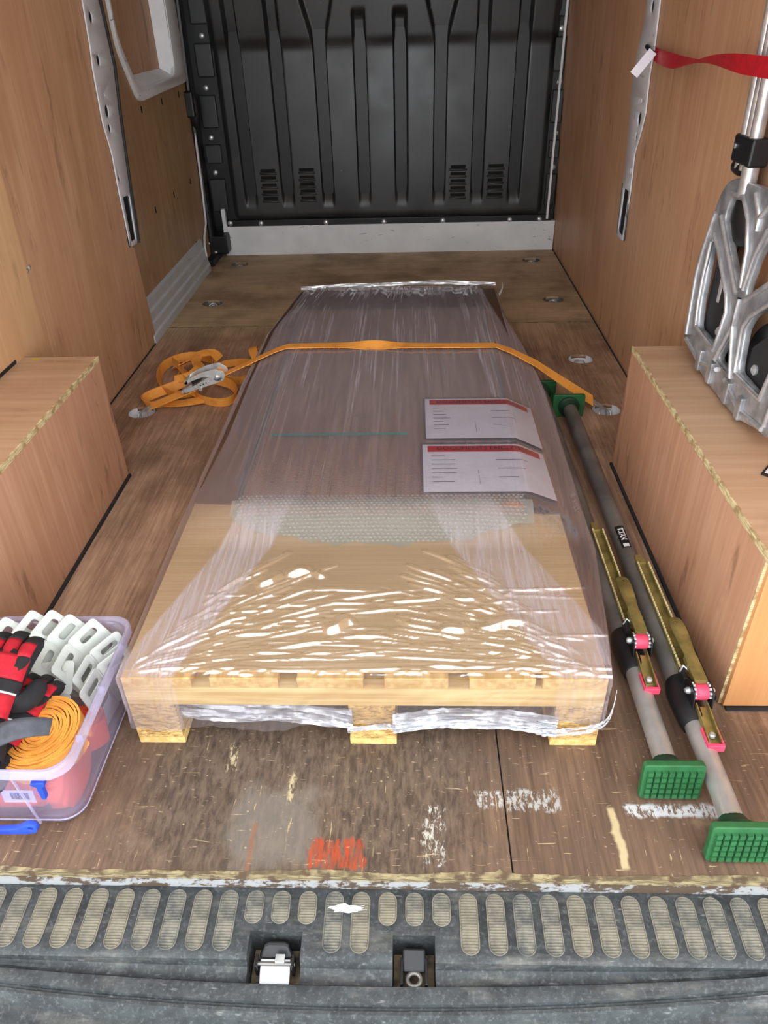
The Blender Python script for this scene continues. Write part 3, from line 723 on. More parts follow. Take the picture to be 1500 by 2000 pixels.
# tread pads: rounded outline with cross ridges
def pad(L, w_):
    mb = MB(); r = w_/2; z0 = .0
    out = rrect(-r, r, -L/2, L/2, r*.98, 6)
    # border bead
    mb.tube([(x, y, .0004) for x, y in out], .0011, 6, closed=True)
    mb.add([(x, y, .0002) for x, y in out], [tuple(range(len(out)))])
    k = int(L/.0042)
    for i in range(k):
        y = -L/2+.004+(L-.008)*i/(k-1); yy = max(0, abs(y)-(L/2-r)); half = math.sqrt(max(1e-6, r*r-yy*yy))-.0015
        if half < .003: continue
        mb.add([(-half, y-.0013, .0002), (half, y-.0013, .0002), (half, y, .0020), (-half, y, .0020), (half, y+.0013, .0002), (-half, y+.0013, .0002)], [(0,1,2,3), (3,2,4,5)])
    return mb
tilt = math.atan2(-.004, -.086)
long_p = pad(.086, .026).build('tread_pad', M['pad'], st, 40); short_p = pad(.047, .026).build('tread_pad', M['pad'], st, 40)
tl = math.atan((.031-.027)/.086)
usedL = usedS = False
for i in range(-15, 22):
    x = -.080+i*.0406
    if not (-1.0 < x < .76): continue
    sh = i in (-4, -3, -2, 0+1, 2, 3)
    y = .579 if sh else .5595
    z = -.0266-(.606-y)*.0465
    loc = Vector((x, y, z))+OFF
    src = short_p if sh else long_p
    if (sh and not usedS) or (not sh and not usedL):
        o = src; o.location = loc
        if sh: usedS = True
        else: usedL = True
    else: o = share(src, st, loc)
    o.rotation_euler = (tl, 0, 0)
sp_ = MB(); rnd = random.Random(4); out = [(.024*(1+.35*rnd.uniform(-1, 1))*math.cos(a)*(1.15 if math.cos(a) > 0 else 1), .0065*(1+.35*rnd.uniform(-1, 1))*math.sin(a)) for a in np.linspace(0, 2*math.pi, 26)[:-1]]
sp_.prism(out, lambda u, v, w_: Vector((-.100+u, .578+v*.9, -.0265+w_))+OFF, 0, .0006); sp_.build('paint_splat', M['white_paint'], st)
# latches in the pockets
for i, (x0, x1, y0, y1) in enumerate(POCK):
    xc, yc = (x0+x1)/2, (y0+y1)/2
    mb = MB(); mb.box(x0+.001, x1-.001, y0+.001, y1-.001, -.094, -.088)
    a = mb.build('pocket_liner', M['pocket'], st); a.location = OFF
    l = empty('door_latch', (xc, yc, -.088)); tag(l, ('worn door latch with white plate in the left pocket of the rear step', 'black door latch with round eye in the right pocket of the rear step')[i], 'latch', 'rear door latches')
    if i == 0:
        M1 = Matrix.Rotation(math.radians(35), 3, 'X')
        MB().obox((0, -.012, .022), (.044, .036, .003), Matrix.Rotation(math.radians(30), 3, 'X')).build('white_plate', M['white_paint'], l, bevel=.001)
        MB().prism([(-.026, .0), (.026, .0), (.018, .034), (.012, .040), (-.012, .040), (-.018, .034)], lambda u, v, w_: (u, .004+.35*v+w_, .03+.3*v), 0, .008).build('striker_cover', M['black_plastic'], l, bevel=.003)
        MB().tube([(-.030, -.004, .034), (.030, -.004, .034)], .003, 10).build('pin', M['tube_dark'], l, 60)
        for sx in (-1, 1): MB().obox((sx*.027, -.002, .026), (.004, .018, .03)).build('side_lug', M['black_plastic'], l, bevel=.001)
        MB().obox((.008, .0, .041), (.014, .012, .004)).build('worn_tab', M['zinc'], l, bevel=.001)
    else:
        MB().obox((0, .010, .026), (.034, .030, .02), Matrix.Rotation(math.radians(20), 3, 'X')).build('striker_cover', M['black_plastic'], l, bevel=.003)
        pts = [(.010*math.cos(2*math.pi*k/14), -.016+.009*math.sin(2*math.pi*k/14), .026) for k in range(14)]
        MB().tube(pts, .0035, 8, closed=True).build('eye', M['tube_dark'], l, 60)
        for sx in (-1, 1): MB().obox((sx*.018, -.008, .022), (.004, .036, .026)).build('side_lug', M['black_plastic'], l, bevel=.001)
# ------------------------------------------------------------------ pallet
PX0, PX1, PY0, PY1 = -.497, .325, .857, 2.45
pc = ((PX0+PX1)/2, (PY0+PY1)/2, 0)
pal = empty('pallet', pc); tag(pal, 'pale wooden pallet with chipboard blocks under the wrapped load', 'pallet')
def pbox(nm, x0, x1, y0, y1, z0, z1, mat, bev=.0015):
    return MB().box(x0-pc[0], x1-pc[0], y0-pc[1], y1-pc[1], z0, z1).build(nm, mat, pal, bevel=bev)
bx = [(PX0, PX0+.082), (-.112, -.030), (PX1-.080, PX1)]
for (x0, x1) in bx:
    pbox('bottom_board', x0-.001, x1+.001, PY0+.002, PY1, .0, .018, M['pine_y'])
    for (y0, y1) in ((PY0, PY0+.10), (1.35, 1.45), (1.85, 1.95), (PY1-.1, PY1)):
        pbox('block', x0, x1, y0, y1, .018, .105, M['chipboard'])
for (y0, y1) in ((PY0, PY0+.10), (1.35, 1.45), (1.85, 1.95), (PY1-.1, PY1)):
    pbox('cross_board', PX0, PX1, y0, y1, .105, .147, M['pine_x'])
for (x0, x1) in ((PX0, -.377), (-.345, -.228), (-.196, -.083), (-.048, .060), (.095, .205), (.217, PX1)):
    pbox('deck_board', x0, x1, PY0+.001, PY1, .147, .170, M['pine_y'])
card = MB().box(PX0+.004, PX1-.003, PY0+.014, 1.62, .1705, .1755).build('cardboard_sheet', M['cardboard'], None, bevel=.001)
tag(card, 'brown cardboard sheet on the front of the pallet', 'cardboard')

# ------------------------------------------------------------------ bubble-wrapped board
IX0, IX1, IY0, IY1 = -.385, .250, 1.315, 2.585
it = empty('wrapped_board', ((IX0+IX1)/2, 1.95, .176)); tag(it, 'flat red-brown board packed in bubble wrap under the film', 'parcel')
io = Vector(it.location)
MB().box(IX0+.006-io.x, IX1-.006-io.x, IY0+.01-io.y, IY1-io.y, .0005, .029).build('board', M['panel'], it, bevel=.004)
MB().prism([(-.4965, 1.38), (.3245, 1.33), (.326, 2.872), (-.43, 2.872), (-.488, 2.43)], lambda u, v, w_: (u-io.x, v-io.y, w_), -.0003, .0035).build('base_board', M['dark_board'], it, bevel=.001)
def flapz(x, y):
    t = np.clip((y-(1.222+.03*abs((x+.08)/.33)**2))/.11, 0, 1); return .178+.030*(t*t*(3-2*t))
us = np.linspace(IX0-.012, IX1+.012, 90); vs_ = np.concatenate([np.linspace(0, 1, 16)])
def flap(u, v):
    y0 = 1.222+.075*abs((u+.07)/.33)**2.2+.006*math.sin(u*43)+.004*math.sin(u*91); y = y0+(1.345-y0)*v
    return (u-io.x, y-io.y, float(flapz(u, y))-io.z+.0015*math.sin(u*60+v*5))
MB().grid(flap, us, vs_).build('wrap_flap', M['bubble_fold'], it, 60, fix=False)
mb = MB(); mb.grid(lambda u, v: (u-io.x, v-io.y, .0315), np.linspace(IX0, IX1, 24), np.linspace(1.345, IY1, 30)); mb.build('wrap_sheet', M['bubble'], it, fix=False)
# bubbles: hex rows of small domes
p = .0105; r = .0046; dome = [(r, 0), (r*.72, r*.5)]; nb = 7; V = []; Fc = []; row = 0
ys = np.arange(1.225, IY1, p*.866)
for row, y in enumerate(ys):
    for x in np.arange(IX0+.004+(row % 2)*p/2, IX1-.002, p):
        y0 = 1.222+.075*abs((x+.07)/.33)**2.2
        if y < y0+.004: continue
        z = float(flapz(x, y)) if y < 1.345 else .2075
        b = len(V)
        for (rr, zz) in dome:
            for k in range(nb): a = 2*math.pi*k/nb; V.append((x+rr*math.cos(a)-io.x, y+rr*math.sin(a)-io.y, z+zz*.75-io.z+.001))
        V.append((x-io.x, y-io.y, z+r*.55-io.z+.001))
        for k in range(nb):
            j = (k+1) % nb; Fc.append((b+k, b+j, b+nb+j, b+nb+k)); Fc.append((b+nb+k, b+nb+j, b+2*nb))
mb = MB(); mb.v = V; mb.f = Fc; bo = mb.build('bubbles', M['bubble'], it, 180, fix=False); bo['kind'] = 'stuff'
bo.data.materials.append(M['bubble_fold']); cy = np.zeros(len(bo.data.polygons)*3); bo.data.polygons.foreach_get('center', cy)
bo.data.polygons.foreach_set('material_index', (cy.reshape(-1, 3)[:, 1]+io.y < 1.36).astype(np.int32)); bo.data.update()
MB().box(-.355-io.x, -.01-io.x, 1.632-io.y, 1.645-io.y, .036, .0364).build('green_tape', plain('green_tape', C(60,150,140), .5), it)

# ------------------------------------------------------------------ stretch film
def ip(y, tab): return np.interp(y, [a for a, b in tab], [b for a, b in tab])
XL = [(.85, -.5005), (1.3, -.508), (2.05, -.512), (2.45, -.500), (2.88, -.440)]
XR = [(.85, .3285), (1.0, .350), (1.2, .372), (1.6, .386), (2.0, .392), (2.35, .372), (2.6, .345), (2.88, .335)]
def film_top(x, y):
    """height of the stretched film over pallet and board"""
    x = np.asarray(x, float); y = np.asarray(y, float)
    xl, xr = ip(y, XL), ip(y, XR)
    t = np.clip((y-1.2)/.13, 0, 1); t = t*t*(3-2*t)
    far = 1-np.clip((y-2.52)/.30, 0, 1)**1.0*.75
    top = .1795+(.2185-.1795)*t*far
    zeL = .1775-.010*np.clip((y-1.3)/.4, 0, 1)*1.0; zeR = .1765-.022*np.clip((y-1.2)/.4, 0, 1)
    l = np.clip((x-xl)/(IX0-.005-xl), 0, 1); r_ = np.clip((xr-x)/(xr-IX1-.005), 0, 1)
    z = np.where(x < -.06, zeL+(top-zeL)*l, zeR+(top-zeR)*r_)
    return z
rng = np.random.RandomState(11)
ridges = []
def ridge(x0, y0, x1, y1, w_, h): ridges.append((x0, y0, x1, y1, w_, h))
for _ in range(105):   # fan from the front left corner
    a = math.radians(rng.uniform(3, 62)); d0 = rng.uniform(.01, .30)**1.0; L = rng.uniform(.03, .17)
    x, y = -.49+d0*math.cos(a), .862+d0*math.sin(a)
    ridge(x, y, x+L*math.cos(a*.8), y+L*math.sin(a*.8)*.9, rng.uniform(.0026, .0055), rng.uniform(.002, .0058))
for _ in range(100):   # fan from the front right corner
    a = math.radians(rng.uniform(3, 58)); d0 = rng.uniform(.01, .34); L = rng.uniform(.03, .16)
    x, y = .318-d0*math.cos(a), .862+d0*math.sin(a)
    ridge(x, y, x-L*math.cos(a*.7), y+L*math.sin(a*.7)*.9, rng.uniform(.0026, .0055), rng.uniform(.002, .0055))
for _ in range(75):    # cross folds
    x = rng.uniform(-.42, .22); y = .866+rng.uniform(0, 1)**1.5*.22; L = rng.uniform(.04, .26); dy = rng.uniform(-.012, .016)+.06*(-(x+.08))*0
    ridge(x, y, x+L, y+dy, rng.uniform(.0026, .0045), rng.uniform(.0018, .0046))
# large folded tucks seen in the photograph
for q in [(-.30, 1.080, -.245, 1.118, .010, .010), (-.255, 1.116, -.19, 1.128, .012, .011), (-.20, 1.128, -.165, 1.108, .008, .007),
          (-.27, 1.02, .06, 1.085, .005, .004), (-.30, .975, -.12, 1.045, .006, .005), (-.16, 1.00, .055, 1.035, .0045, .004), (.06, 1.045, .14, 1.05, .005, .005), (-.06, 1.035, .10, 1.055, .006, .005),
          (-.16, .955, -.10, .99, .014, .012), (.11, .965, .215, .985, .014, .011), (.04, .955, .11, .968, .013, .010), (.12, 1.03, .2, 1.045, .005, .004), (.17, 1.045, .19, 1.075, .008, .005), (-.03, .99, .06, .955, .008, .005),
          (.06, .95, .20, .915, .008, .005), (-.10, .925, .12, .905, .005, .004), (-.05, .90, .2, .885, .005, .004), (-.46, .90, -.25, .905, .004, .004), (-.43, .88, .1, .883, .004, .003), (.0, .875, .3, .878, .004, .003), (-.36, .94, -.22, .962, .006, .005)]:
    ridge(*q)
xsF = np.linspace(0, 1, 380); ysF = np.concatenate([np.arange(.852, 1.20, .0019), np.arange(1.20, 2.885, .009)])
U, Yg = np.meshgrid(xsF, ysF); xl, xr = ip(Yg, XL), ip(Yg, XR); Xg = xl+(xr-xl)*U
Zg = film_top(Xg, Yg)
disp = np.zeros_like(Zg); fr = Yg < 1.22
for k in range(60):
    x = rng.uniform(-.49, .30); ridge(x, .856+rng.uniform(0, .012), x+rng.uniform(.01, .05), .856+rng.uniform(0, .014), .0032, rng.uniform(.002, .005))
for (x0, y0, x1, y1, w_, h) in ridges:
    if x1 < x0: x0, y0, x1, y1 = x1, y1, x0, y0
    h = h*1.35
    dx, dy = x1-x0, y1-y0; L2 = dx*dx+dy*dy
    m = (Xg > min(x0, x1)-.03) & (Xg < max(x0, x1)+.03) & (Yg > min(y0, y1)-.03) & (Yg < max(y0, y1)+.03)
    if not m.any(): continue
    px, py = Xg[m]-x0, Yg[m]-y0; t = (px*dx+py*dy)/L2; tc = np.clip(t, 0, 1)
    L = math.sqrt(L2); nd = (-dy*px+dx*py)/L; nd = nd+.25*w_*np.sin(tc*9+x0*50)
    ends = np.clip(np.minimum(t, 1-t)*L/.012+.0, 0, 1); ends = np.where((t < 0) | (t > 1), 0, ends)
    prof = np.where(nd < 0, np.clip(1+nd/w_, 0, 1), np.clip(1-nd/(w_*2.2), 0, 1))
    disp[m] = np.maximum(disp[m], h*ends*(.4+.6*np.sin(np.pi*tc))*prof)
# long shallow stretch lines further back, gathered at the far end
far = np.clip((Yg-1.15)/.2, 0, 1); ph = U*150+2.2*np.sin(U*37)+.8*np.sin(Yg*3)
disp += far*(.0005+.0012*np.clip((Yg-2.6)/.2, 0, 1))*(np.sin(ph)+.6*np.sin(ph*2.3+Yg*2))
disp += np.clip((Yg-2.66)/.1, 0, 1)*.004*np.abs(np.sin(U*26+Yg*8))*np.abs(np.sin(U*9+1))
Zg = Zg+np.where(fr, disp, disp)
film = empty('stretch_film', (pc[0], PY0, 0)); tag(film, 'clear wrinkled stretch film wound over the pallet load', 'film'); fo = Vector((pc[0], PY0, 0))
mb = MB(); nu = len(xsF); nvv = len(ysF)
mb.v = list(zip((Xg).ravel().tolist(), (Yg).ravel().tolist(), Zg.ravel().tolist()))
mb.f = [(j*nu+i, j*nu+i+1, (j+1)*nu+i+1, (j+1)*nu+i) for j in range(nvv-1) for i in range(nu-1)]
o = mb.build('top_layer', M['film'], film, 180, fix=False); o.location = -fo
# skirts: sides, front and far end
def skirt(name, path, zt, zb, n=10, out=0.0, wav=.002):
    mb = MB(); nn = len(path); vs = []
    for j in range(n+1):
        t = j/n
        for i, (x, y, nx, ny) in enumerate(path):
            a = zt(x, y)*(1-t)+zb(i/nn, x, y)*t; k = out*math.sin(t*math.pi)+wav*math.sin(i*.9+t*7)*t+wav*.6*math.sin(i*.37+t*15)
            vs.append((x+nx*k, y+ny*k, a))
    mb.v = vs; mb.f = [(j*nn+i, j*nn+i+1, (j+1)*nn+i+1, (j+1)*nn+i) for j in range(n) for i in range(nn-1)]
    o = mb.build(name, M['film_side'], film, 180, fix=False); o.location = -fo; return o
M['film_side'] = film_mat('stretch_film_side', haze0=.16)
zt = lambda x, y: float(film_top(x, y))
YS = np.linspace(.852, 2.885, 120)
skirt('side_skirt', [(float(ip(y, XL)), y, -1, 0) for y in YS], zt, lambda i, x, y: .05+.012*math.sin(y*9), wav=.0012)
skirt('side_skirt', [(float(ip(y, XR)), y, 1, 0) for y in YS], zt, lambda i, x, y: .05+.012*math.sin(y*8), wav=.0025)
XS = np.linspace(float(ip(.852, XL)), float(ip(.852, XR)), 150)
M['film_front'] = film_mat('stretch_film_front', True, haze0=.05)
fs_ = skirt('front_skirt', [(x, .8505, 0, -1) for x in XS], lambda x, y: .1785, lambda i, x, y: .062+.014*math.sin(x*7+1)+.008*math.sin(x*31), n=16, wav=.0016)
fs_.data.materials.clear(); fs_.data.materials.append(M['film_front'])
XE = np.linspace(-.44, .335, 60); skirt('far_skirt', [(x, 2.885, 0, 1) for x in XE], zt, lambda i, x, y: .03)
# bunched film stretched across the fork openings, and the twisted rope of film at the right corner
def rope(name, pts, w_, seed, nst=7, zs=1.0, wv=.25):
    rnd = random.Random(seed); mb = MB()
    P = catmull(pts, 14)
    for k in range(nst):
        o0 = rnd.uniform(-1, 1); am = rnd.uniform(.2, .6); f = rnd.uniform(.15, .5); phs = rnd.uniform(0, 6)
        c = [Vector((q.x+.0, q.y-.003*rnd.random(), q.z+w_*zs*(o0+wv*am*math.sin(i*f+phs)))) for i, q in enumerate(P)]
        wd = [Vector((0, .55*math.sin(i*.3+phs), 1)) for i in range(len(P))]
        mb.ribbon(c, wd, w_*rnd.uniform(.25, .6), .0005)
    o = mb.build(name, M['film_rope'], film, 40); o.location = -fo
def film_rope():
    t = NT('bunched_film'); n = t.noise(t.mapv((8, 8, 220)), 1.0, 3); tr = t.n('BsdfTransparent'); gl = t.n('BsdfGlossy'); gl.inputs['Roughness'].default_value = .12
    df = t.n('BsdfDiffuse'); df.inputs[0].default_value = C(222,224,232)
    a = t.mixs(.3, tr.outputs[0], gl.outputs[0]); return t.done(t.mixs(t.ss(n, .3, .7, .08, .36), a, df.outputs[0]))
M['film_rope'] = film_rope()
rope('bunched_band', [(-.418, .873, .078), (-.3, .870, .072), (-.2, .870, .071), (-.105, .853, .072)], .022, 2, 20, 1.0, .08)
rope('bunched_band', [(-.035, .852, .068), (.06, .868, .062), (.16, .868, .060), (.25, .852, .062)], .022, 4, 20, 1.0, .08)
rope('twisted_film', [(.225, .850, .045), (.27, .846, .055), (.315, .845, .068), (.336, .85, .09), (.346, .87, .125)], .008, 6, 10)
rope('twisted_film', [(-.115, .851, .05), (-.06, .849, .062), (-.03, .851, .058)], .008, 8, 8)
rope('edge_highlight', [(-.432, 2.878, .190), (-.25, 2.884, .196), (-.05, 2.884, .200), (.12, 2.884, .204), (.33, 2.882, .192)], .006, 12, 9, 1.0, .4)  # pale strands added to draw the bright highlight along the far edge
# white loose corner of paper at the far right
pt = MB(); pt.grid(lambda u, v: (.336+.012*math.sin(v*3), 2.80+u*.018*(1-v*.85), .178+.066*v), np.linspace(-1, 1, 5), np.linspace(0, 1, 8)); o = pt.build('paper_corner', M['paper'], None, 60); tag(o, 'pointed white paper corner sticking up at the far end of the film', 'paper')

# ------------------------------------------------------------------ document pouches
def pouch(x0, x1, y0, y1, label):
    e = empty('document_pouch', ((x0+x1)/2, y0, .22)); tag(e, label, 'document pouch', 'document pouches on the wrapped load'); eo = Vector(e.location)
    Z = lambda x, y, d: (x-eo.x, y-eo.y, float(film_top(x, y))+.0042+d-eo.z)
    def sheet_(nm, a, b, c, d, dz, mat, nx=26, ny=10, par=e): return MB().grid(lambda u, v: Z(u, v, dz), np.linspace(a, b, nx), np.linspace(c, d, ny)).build(nm, mat, par, 60, fix=False)
    sheet_('paper_sheet', x0, x1, y0, y1, 0, M['paper'])
    bn = sheet_('red_banner', x0+.012, x1-.012, y1-.036, y1-.008, .0006, M['print_red'], 24, 4)
    me = text_mesh('DOCUMENTS ENCLOSED', .022, lambda a, b, c: Z((x0+x1)/2+a, y1-.022+b, .0012), 0, .90, 0.0); tt = finish('lettering', me, M['print_black'], bn); tt.location = (0, 0, 0)
    rnd = random.Random(int(y0*1000)); mb = MB()
    def ln(a, b, yy, h): mb.grid(lambda u, v: Z(u, v, .0006), np.linspace(a, b, 6), [yy-h, yy+h])
    for k in range(7):
        yy = y1-.055-k*.019
        if yy < y0+.015: break
        ln(x0+.02, x0+.02+rnd.uniform(.02, .06), yy, .0012)
        if k % 2: ln(x0+.17, x0+.17+rnd.uniform(.04, .08), yy, .0012)
    ln(x0+.125, x0+.126, y0+.06, .03); mb.build('printed_lines', M['print_grey'], e, fix=False)
    cl = sheet_('clear_cover', x0-.006, x1+.006, y0-.006, y1+.006, .0018, M['film_front'])
    return e
pouch(.026, .318, 1.352, 1.562, 'document pouch nearest the bubble wrap edge, whole red banner showing')
pouch(.036, .322, 1.592, 1.812, 'document pouch nearer the orange strap, above the other pouch')
# ------------------------------------------------------------------ orange ratchet strap across the load
rs = empty('ratchet_strap', (-.1, 2.19, .22)); tag(rs, 'frayed orange ratchet strap tensioned across the wrapped pallet', 'strap'); ro = Vector(rs.location)
def R_(pts): return [Vector(p)-ro for p in pts]
W = .036
ZT = .2255
tw = []; pts = []; wd = []
n = 40
for i in range(n+1):
    t = i/n; x = -.388+(.258+.388)*t
    y = 2.193-.012*t+.004*math.sin(t*6); pts.append((x, y, ZT+.001*math.sin(t*3.1)))
    a = .0 + .9*math.exp(-((t-.42)/.10)**2); wd.append(Vector((.12*math.sin(t*5), math.cos(a), math.sin(a)*.5)))
left = [(-.62, 2.193, .1265), (-.50, 2.193, .1795), (-.43, 2.193, .2115)]; right = [(.31, 2.18, .206), (.392, 2.18, .1625), (.47, 2.18, .108), (.545, 2.18, .058), (.585, 2.18, .032)]
P = left+pts+right; Wd = [Vector((0, 1, 0))]*3+wd+[Vector((0, 1, .1)), Vector((0, 1, .3)), Vector((0, 1, .6)), Vector((0, .8, .8)), Vector((0, .8, .8))]
MB().ribbon(R_(P), Wd, W, .0022).build('webbing', M['webbing'], rs, 40)
# short end from hook to ratchet
MB().ribbon(R_([(-.868, 2.193, .020), (-.80, 2.193, .048), (-.70, 2.193, .088)]), Vector((0, 1, .25)), W, .003).build('webbing', M['webbing'], rs, 40)
# fray
rnd = random.Random(9); mb = MB()
for k in range(170):
    x = rnd.uniform(-.40, .44); y = 2.175-rnd.random()*.002
    z = ZT if x < .258 else ZT-(x-.258)*.53
    L = rnd.uniform(.004, .012)*(2.6 if rnd.random() < .1 else 1)
    a = Vector((x, y, z)); b = a+Vector((rnd.uniform(-.5, .5)*L, -L, rnd.uniform(-.2, .1)*L)); mb.tube(R_([a, b]), .0005, 4)
fo_ = mb.build('frayed_threads', M['webbing'], rs); fo_['kind'] = 'stuff'
# ratchet body along the strap line
A = Vector((-.735, 2.193, .083)); B = Vector((-.605, 2.193, .140)); d = (B-A).normalized(); up = Vector((-d.z, 0, d.x)); Mr = Matrix((d, Vector((0, 1, 0)), up)).transposed()
L = (B-A).length
def RP(u, v, w_): return A+d*u+Vector((0, v, 0))+up*w_-ro
for s_ in (-1, 1):
    prof = rounded([(.0, -.006), (.05, -.010), (L-.034, -.016), (L-.006, -.018), (L+.012, -.004), (L+.010, .012), (L-.006, .020), (L-.040, .012), (.05, .006), (.0, .004)], .007)
    MB().prism(prof, lambda u, v, w_: RP(u, w_, v), s_*.0215-.001, s_*.0215+.001).build('side_plate', M['chrome'], rs, bevel=.0005)
    hp = rounded([(L-.006, -.006), (L+.006, .010), (L-.006, .028), (L-.05, .036), (.035, .034), (.014, .026), (.020, .019), (.045, .024), (L-.05, .020), (L-.03, .004)], .006)
    MB().prism(hp, lambda u, v, w_: RP(u, w_, v), s_*.0265-.001, s_*.0265+.001).build('handle_arm', M['chrome'], rs, bevel=.0005)
    pts = []
    for k in range(24):
        rr = .0165 if k % 2 else .0125; a_ = 2*math.pi*k/24; pts.append((L-.016+rr*math.cos(a_), .002+rr*math.sin(a_)))
    MB().prism(pts, lambda u, v, w_: RP(u, w_, v), s_*.024-.0008, s_*.024+.0008).build('ratchet_wheel', M['slot_steel'], rs)
    MB().lathe([(.007, 0), (.007, .003), (.004, .005)], RP(L-.016, s_*.0275, .002), frame_from((0, s_, 0)), 14).build('axle_cap', M['zinc'], rs, 40)
    mb = MB()
    for k in range(3): mb.lathe([(.0022, 0), (.0022, .0006)], RP(.06+.011*k, s_*.0225, -.002), frame_from((0, s_, 0)), 8)
    mb.build('stamped_holes', M['hole_shade'], rs)
MB().lathe([(.011, -.021), (.011, .021)], RP(L-.016, 0, .002), frame_from((0, 1, 0)), 16).build('spool', M['webbing'], rs, 40)
MB().lathe([(.006, -.0275), (.006, .0275)], RP(.024, 0, .0265), frame_from((0, 1, 0)), 12).build('handle_grip', M['chrome'], rs, 40)
MB().obox(RP(.052, 0, .014), (.034, .036, .010), Mr).build('pawl_block', M['black_plastic'], rs, bevel=.002)
MB().prism(rounded([(-.014, .004), (.03, .012), (.034, .004), (-.014, -.006)], .004), lambda u, v, w_: RP(u, w_, v), -.019, .019).build('release_bar', M['zinc'], rs, bevel=.001)
MB().lathe([(.004, -.028), (.006, -.028), (.006, -.024), (.004, -.024), (.004, .024), (.006, .024), (.006, .028)], RP(.055, 0, -.012), frame_from((0, 1, 0)), 10).build('bolt', M['zinc'], rs, 40)
# hooks
def hook(tip, base, nm='hook'):
    tip, base = Vector(tip), Vector(base); dd = (base-tip); mb = MB()
    for s_ in (-1, 1):
        p0 = base+Vector((0, s_*.014, 0)); mb.tube(R_([p0, base+Vector((0, s_*.013, 0))-dd*.3, tip+Vector((0, s_*.003, .004)), tip+Vector((0, s_*.003, -.012))-dd*.05]), .0032, 8)
    mb.tube(R_([base+Vector((0, -.015, 0)), base+Vector((0, .015, 0))]), .0032, 8); mb.build(nm, M['zinc'], rs, 60)
    MB().obox(base-dd*.15-ro, (.022, .034, .003), Matrix((dd.normalized(), Vector((0, 1, 0)), dd.normalized().cross(Vector((0, 1, 0))))).transposed()).build('hook_plate', M['zinc'], rs, bevel=.001)
hook((-.905, 2.193, -.004), (-.862, 2.193, .022)); hook((.632, 2.18, -.004), (.590, 2.18, .028))
# loose tail lying in loops beside the pallet
def tail(pts, h, leans, nm='strap_tail', w_=W*.92, nseg=7):
    P = catmull([(x, y, z) for (x, y, z) in pts], nseg); m = len(P); wds = []
    for i in range(m):
        t = i/(m-1)*(len(leans)-1); k = min(int(t), len(leans)-2); f = t-k
        ln = leans[k]*(1-f)+leans[k+1]*f; tg = (P[min(i+1, m-1)]-P[max(i-1, 0)]).normalized(); sd = Vector((tg.y, -tg.x, 0)).normalized()
        wds.append(Vector((sd.x*math.sin(ln), sd.y*math.sin(ln), math.cos(ln))))
    return MB().ribbon([p-ro for p in P], wds, w_, .0022).build(nm, M['webbing'], rs, 40)
h = .019
tail([(-.735, 2.55, .03), (-.76, 2.60, h), (-.83, 2.625, h), (-.885, 2.595, h), (-.915, 2.53, h), (-.905, 2.43, h), (-.865, 2.335, h), (-.80, 2.28, h+.004), (-.755, 2.30, h)], 0, [.25, .15, .1, .25, .35, .3, .2])
tail([(-.775, 2.37, .034), (-.83, 2.345, .022), (-.885, 2.295, h), (-.907, 2.252, h), (-.885, 2.215, h), (-.835, 2.215, h), (-.80, 2.265, .022), (-.765, 2.335, .03)], 0, [.9, .5, .25, .3, .45, .8, 1.0])
tail([(-.775, 2.34, .02), (-.745, 2.29, h), (-.70, 2.245, h), (-.645, 2.222, h), (-.605, 2.24, h), (-.597, 2.295, h), (-.63, 2.355, .024), (-.69, 2.385, .03)], 0, [.5, .2, .15, .15, .25, .35, .6])
tail([(-.876, 2.56, .030), (-.850, 2.49, .040), (-.80, 2.41, .044), (-.752, 2.315, .036), (-.74, 2.27, .02)], 0, [.7, 1.0, 1.15, 1.0, .8])
tail([(-.84, 2.40, .020), (-.83, 2.49, .034), (-.80, 2.555, .042), (-.755, 2.585, .040), (-.722, 2.555, .034), (-.712, 2.48, .024), (-.72, 2.43, .018)], 0, [.5, .9, 1.1, .9, .4, .25, .2])
tail([(-.735, 2.50, .018), (-.69, 2.54, .020), (-.63, 2.548, .024), (-.575, 2.53, .028)], 0, [.4, .3, .3, .4])
tail([(-.66, 2.40, .022), (-.60, 2.395, .02), (-.555, 2.43, .028), (-.560, 2.50, .045), (-.585, 2.57, .065), (-.575, 2.60, .060), (-.545, 2.58, .045), (-.53, 2.50, .024)], 0, [.3, .2, .3, .7, 1.2, 1.4, .9, .4])
tail([(-.865, 2.48, .03), (-.80, 2.50, .052), (-.755, 2.45, .056), (-.77, 2.38, .05), (-.83, 2.37, .036)], 0, [.9, 1.2, 1.1, .9])
tail([(-.70, 2.52, .05), (-.735, 2.56, .058), (-.78, 2.53, .06), (-.765, 2.45, .052), (-.72, 2.42, .04)], 0, [1.0, 1.2, 1.2, .9])
tail([(-.56, 2.28, .015), (-.585, 2.26, .012), (-.60, 2.27, .012)], 0, [.9, 1.2])
tail([(-.70, 2.25, .018), (-.77, 2.235, .012), (-.83, 2.235, .010)], 0, [1.2, 1.45])
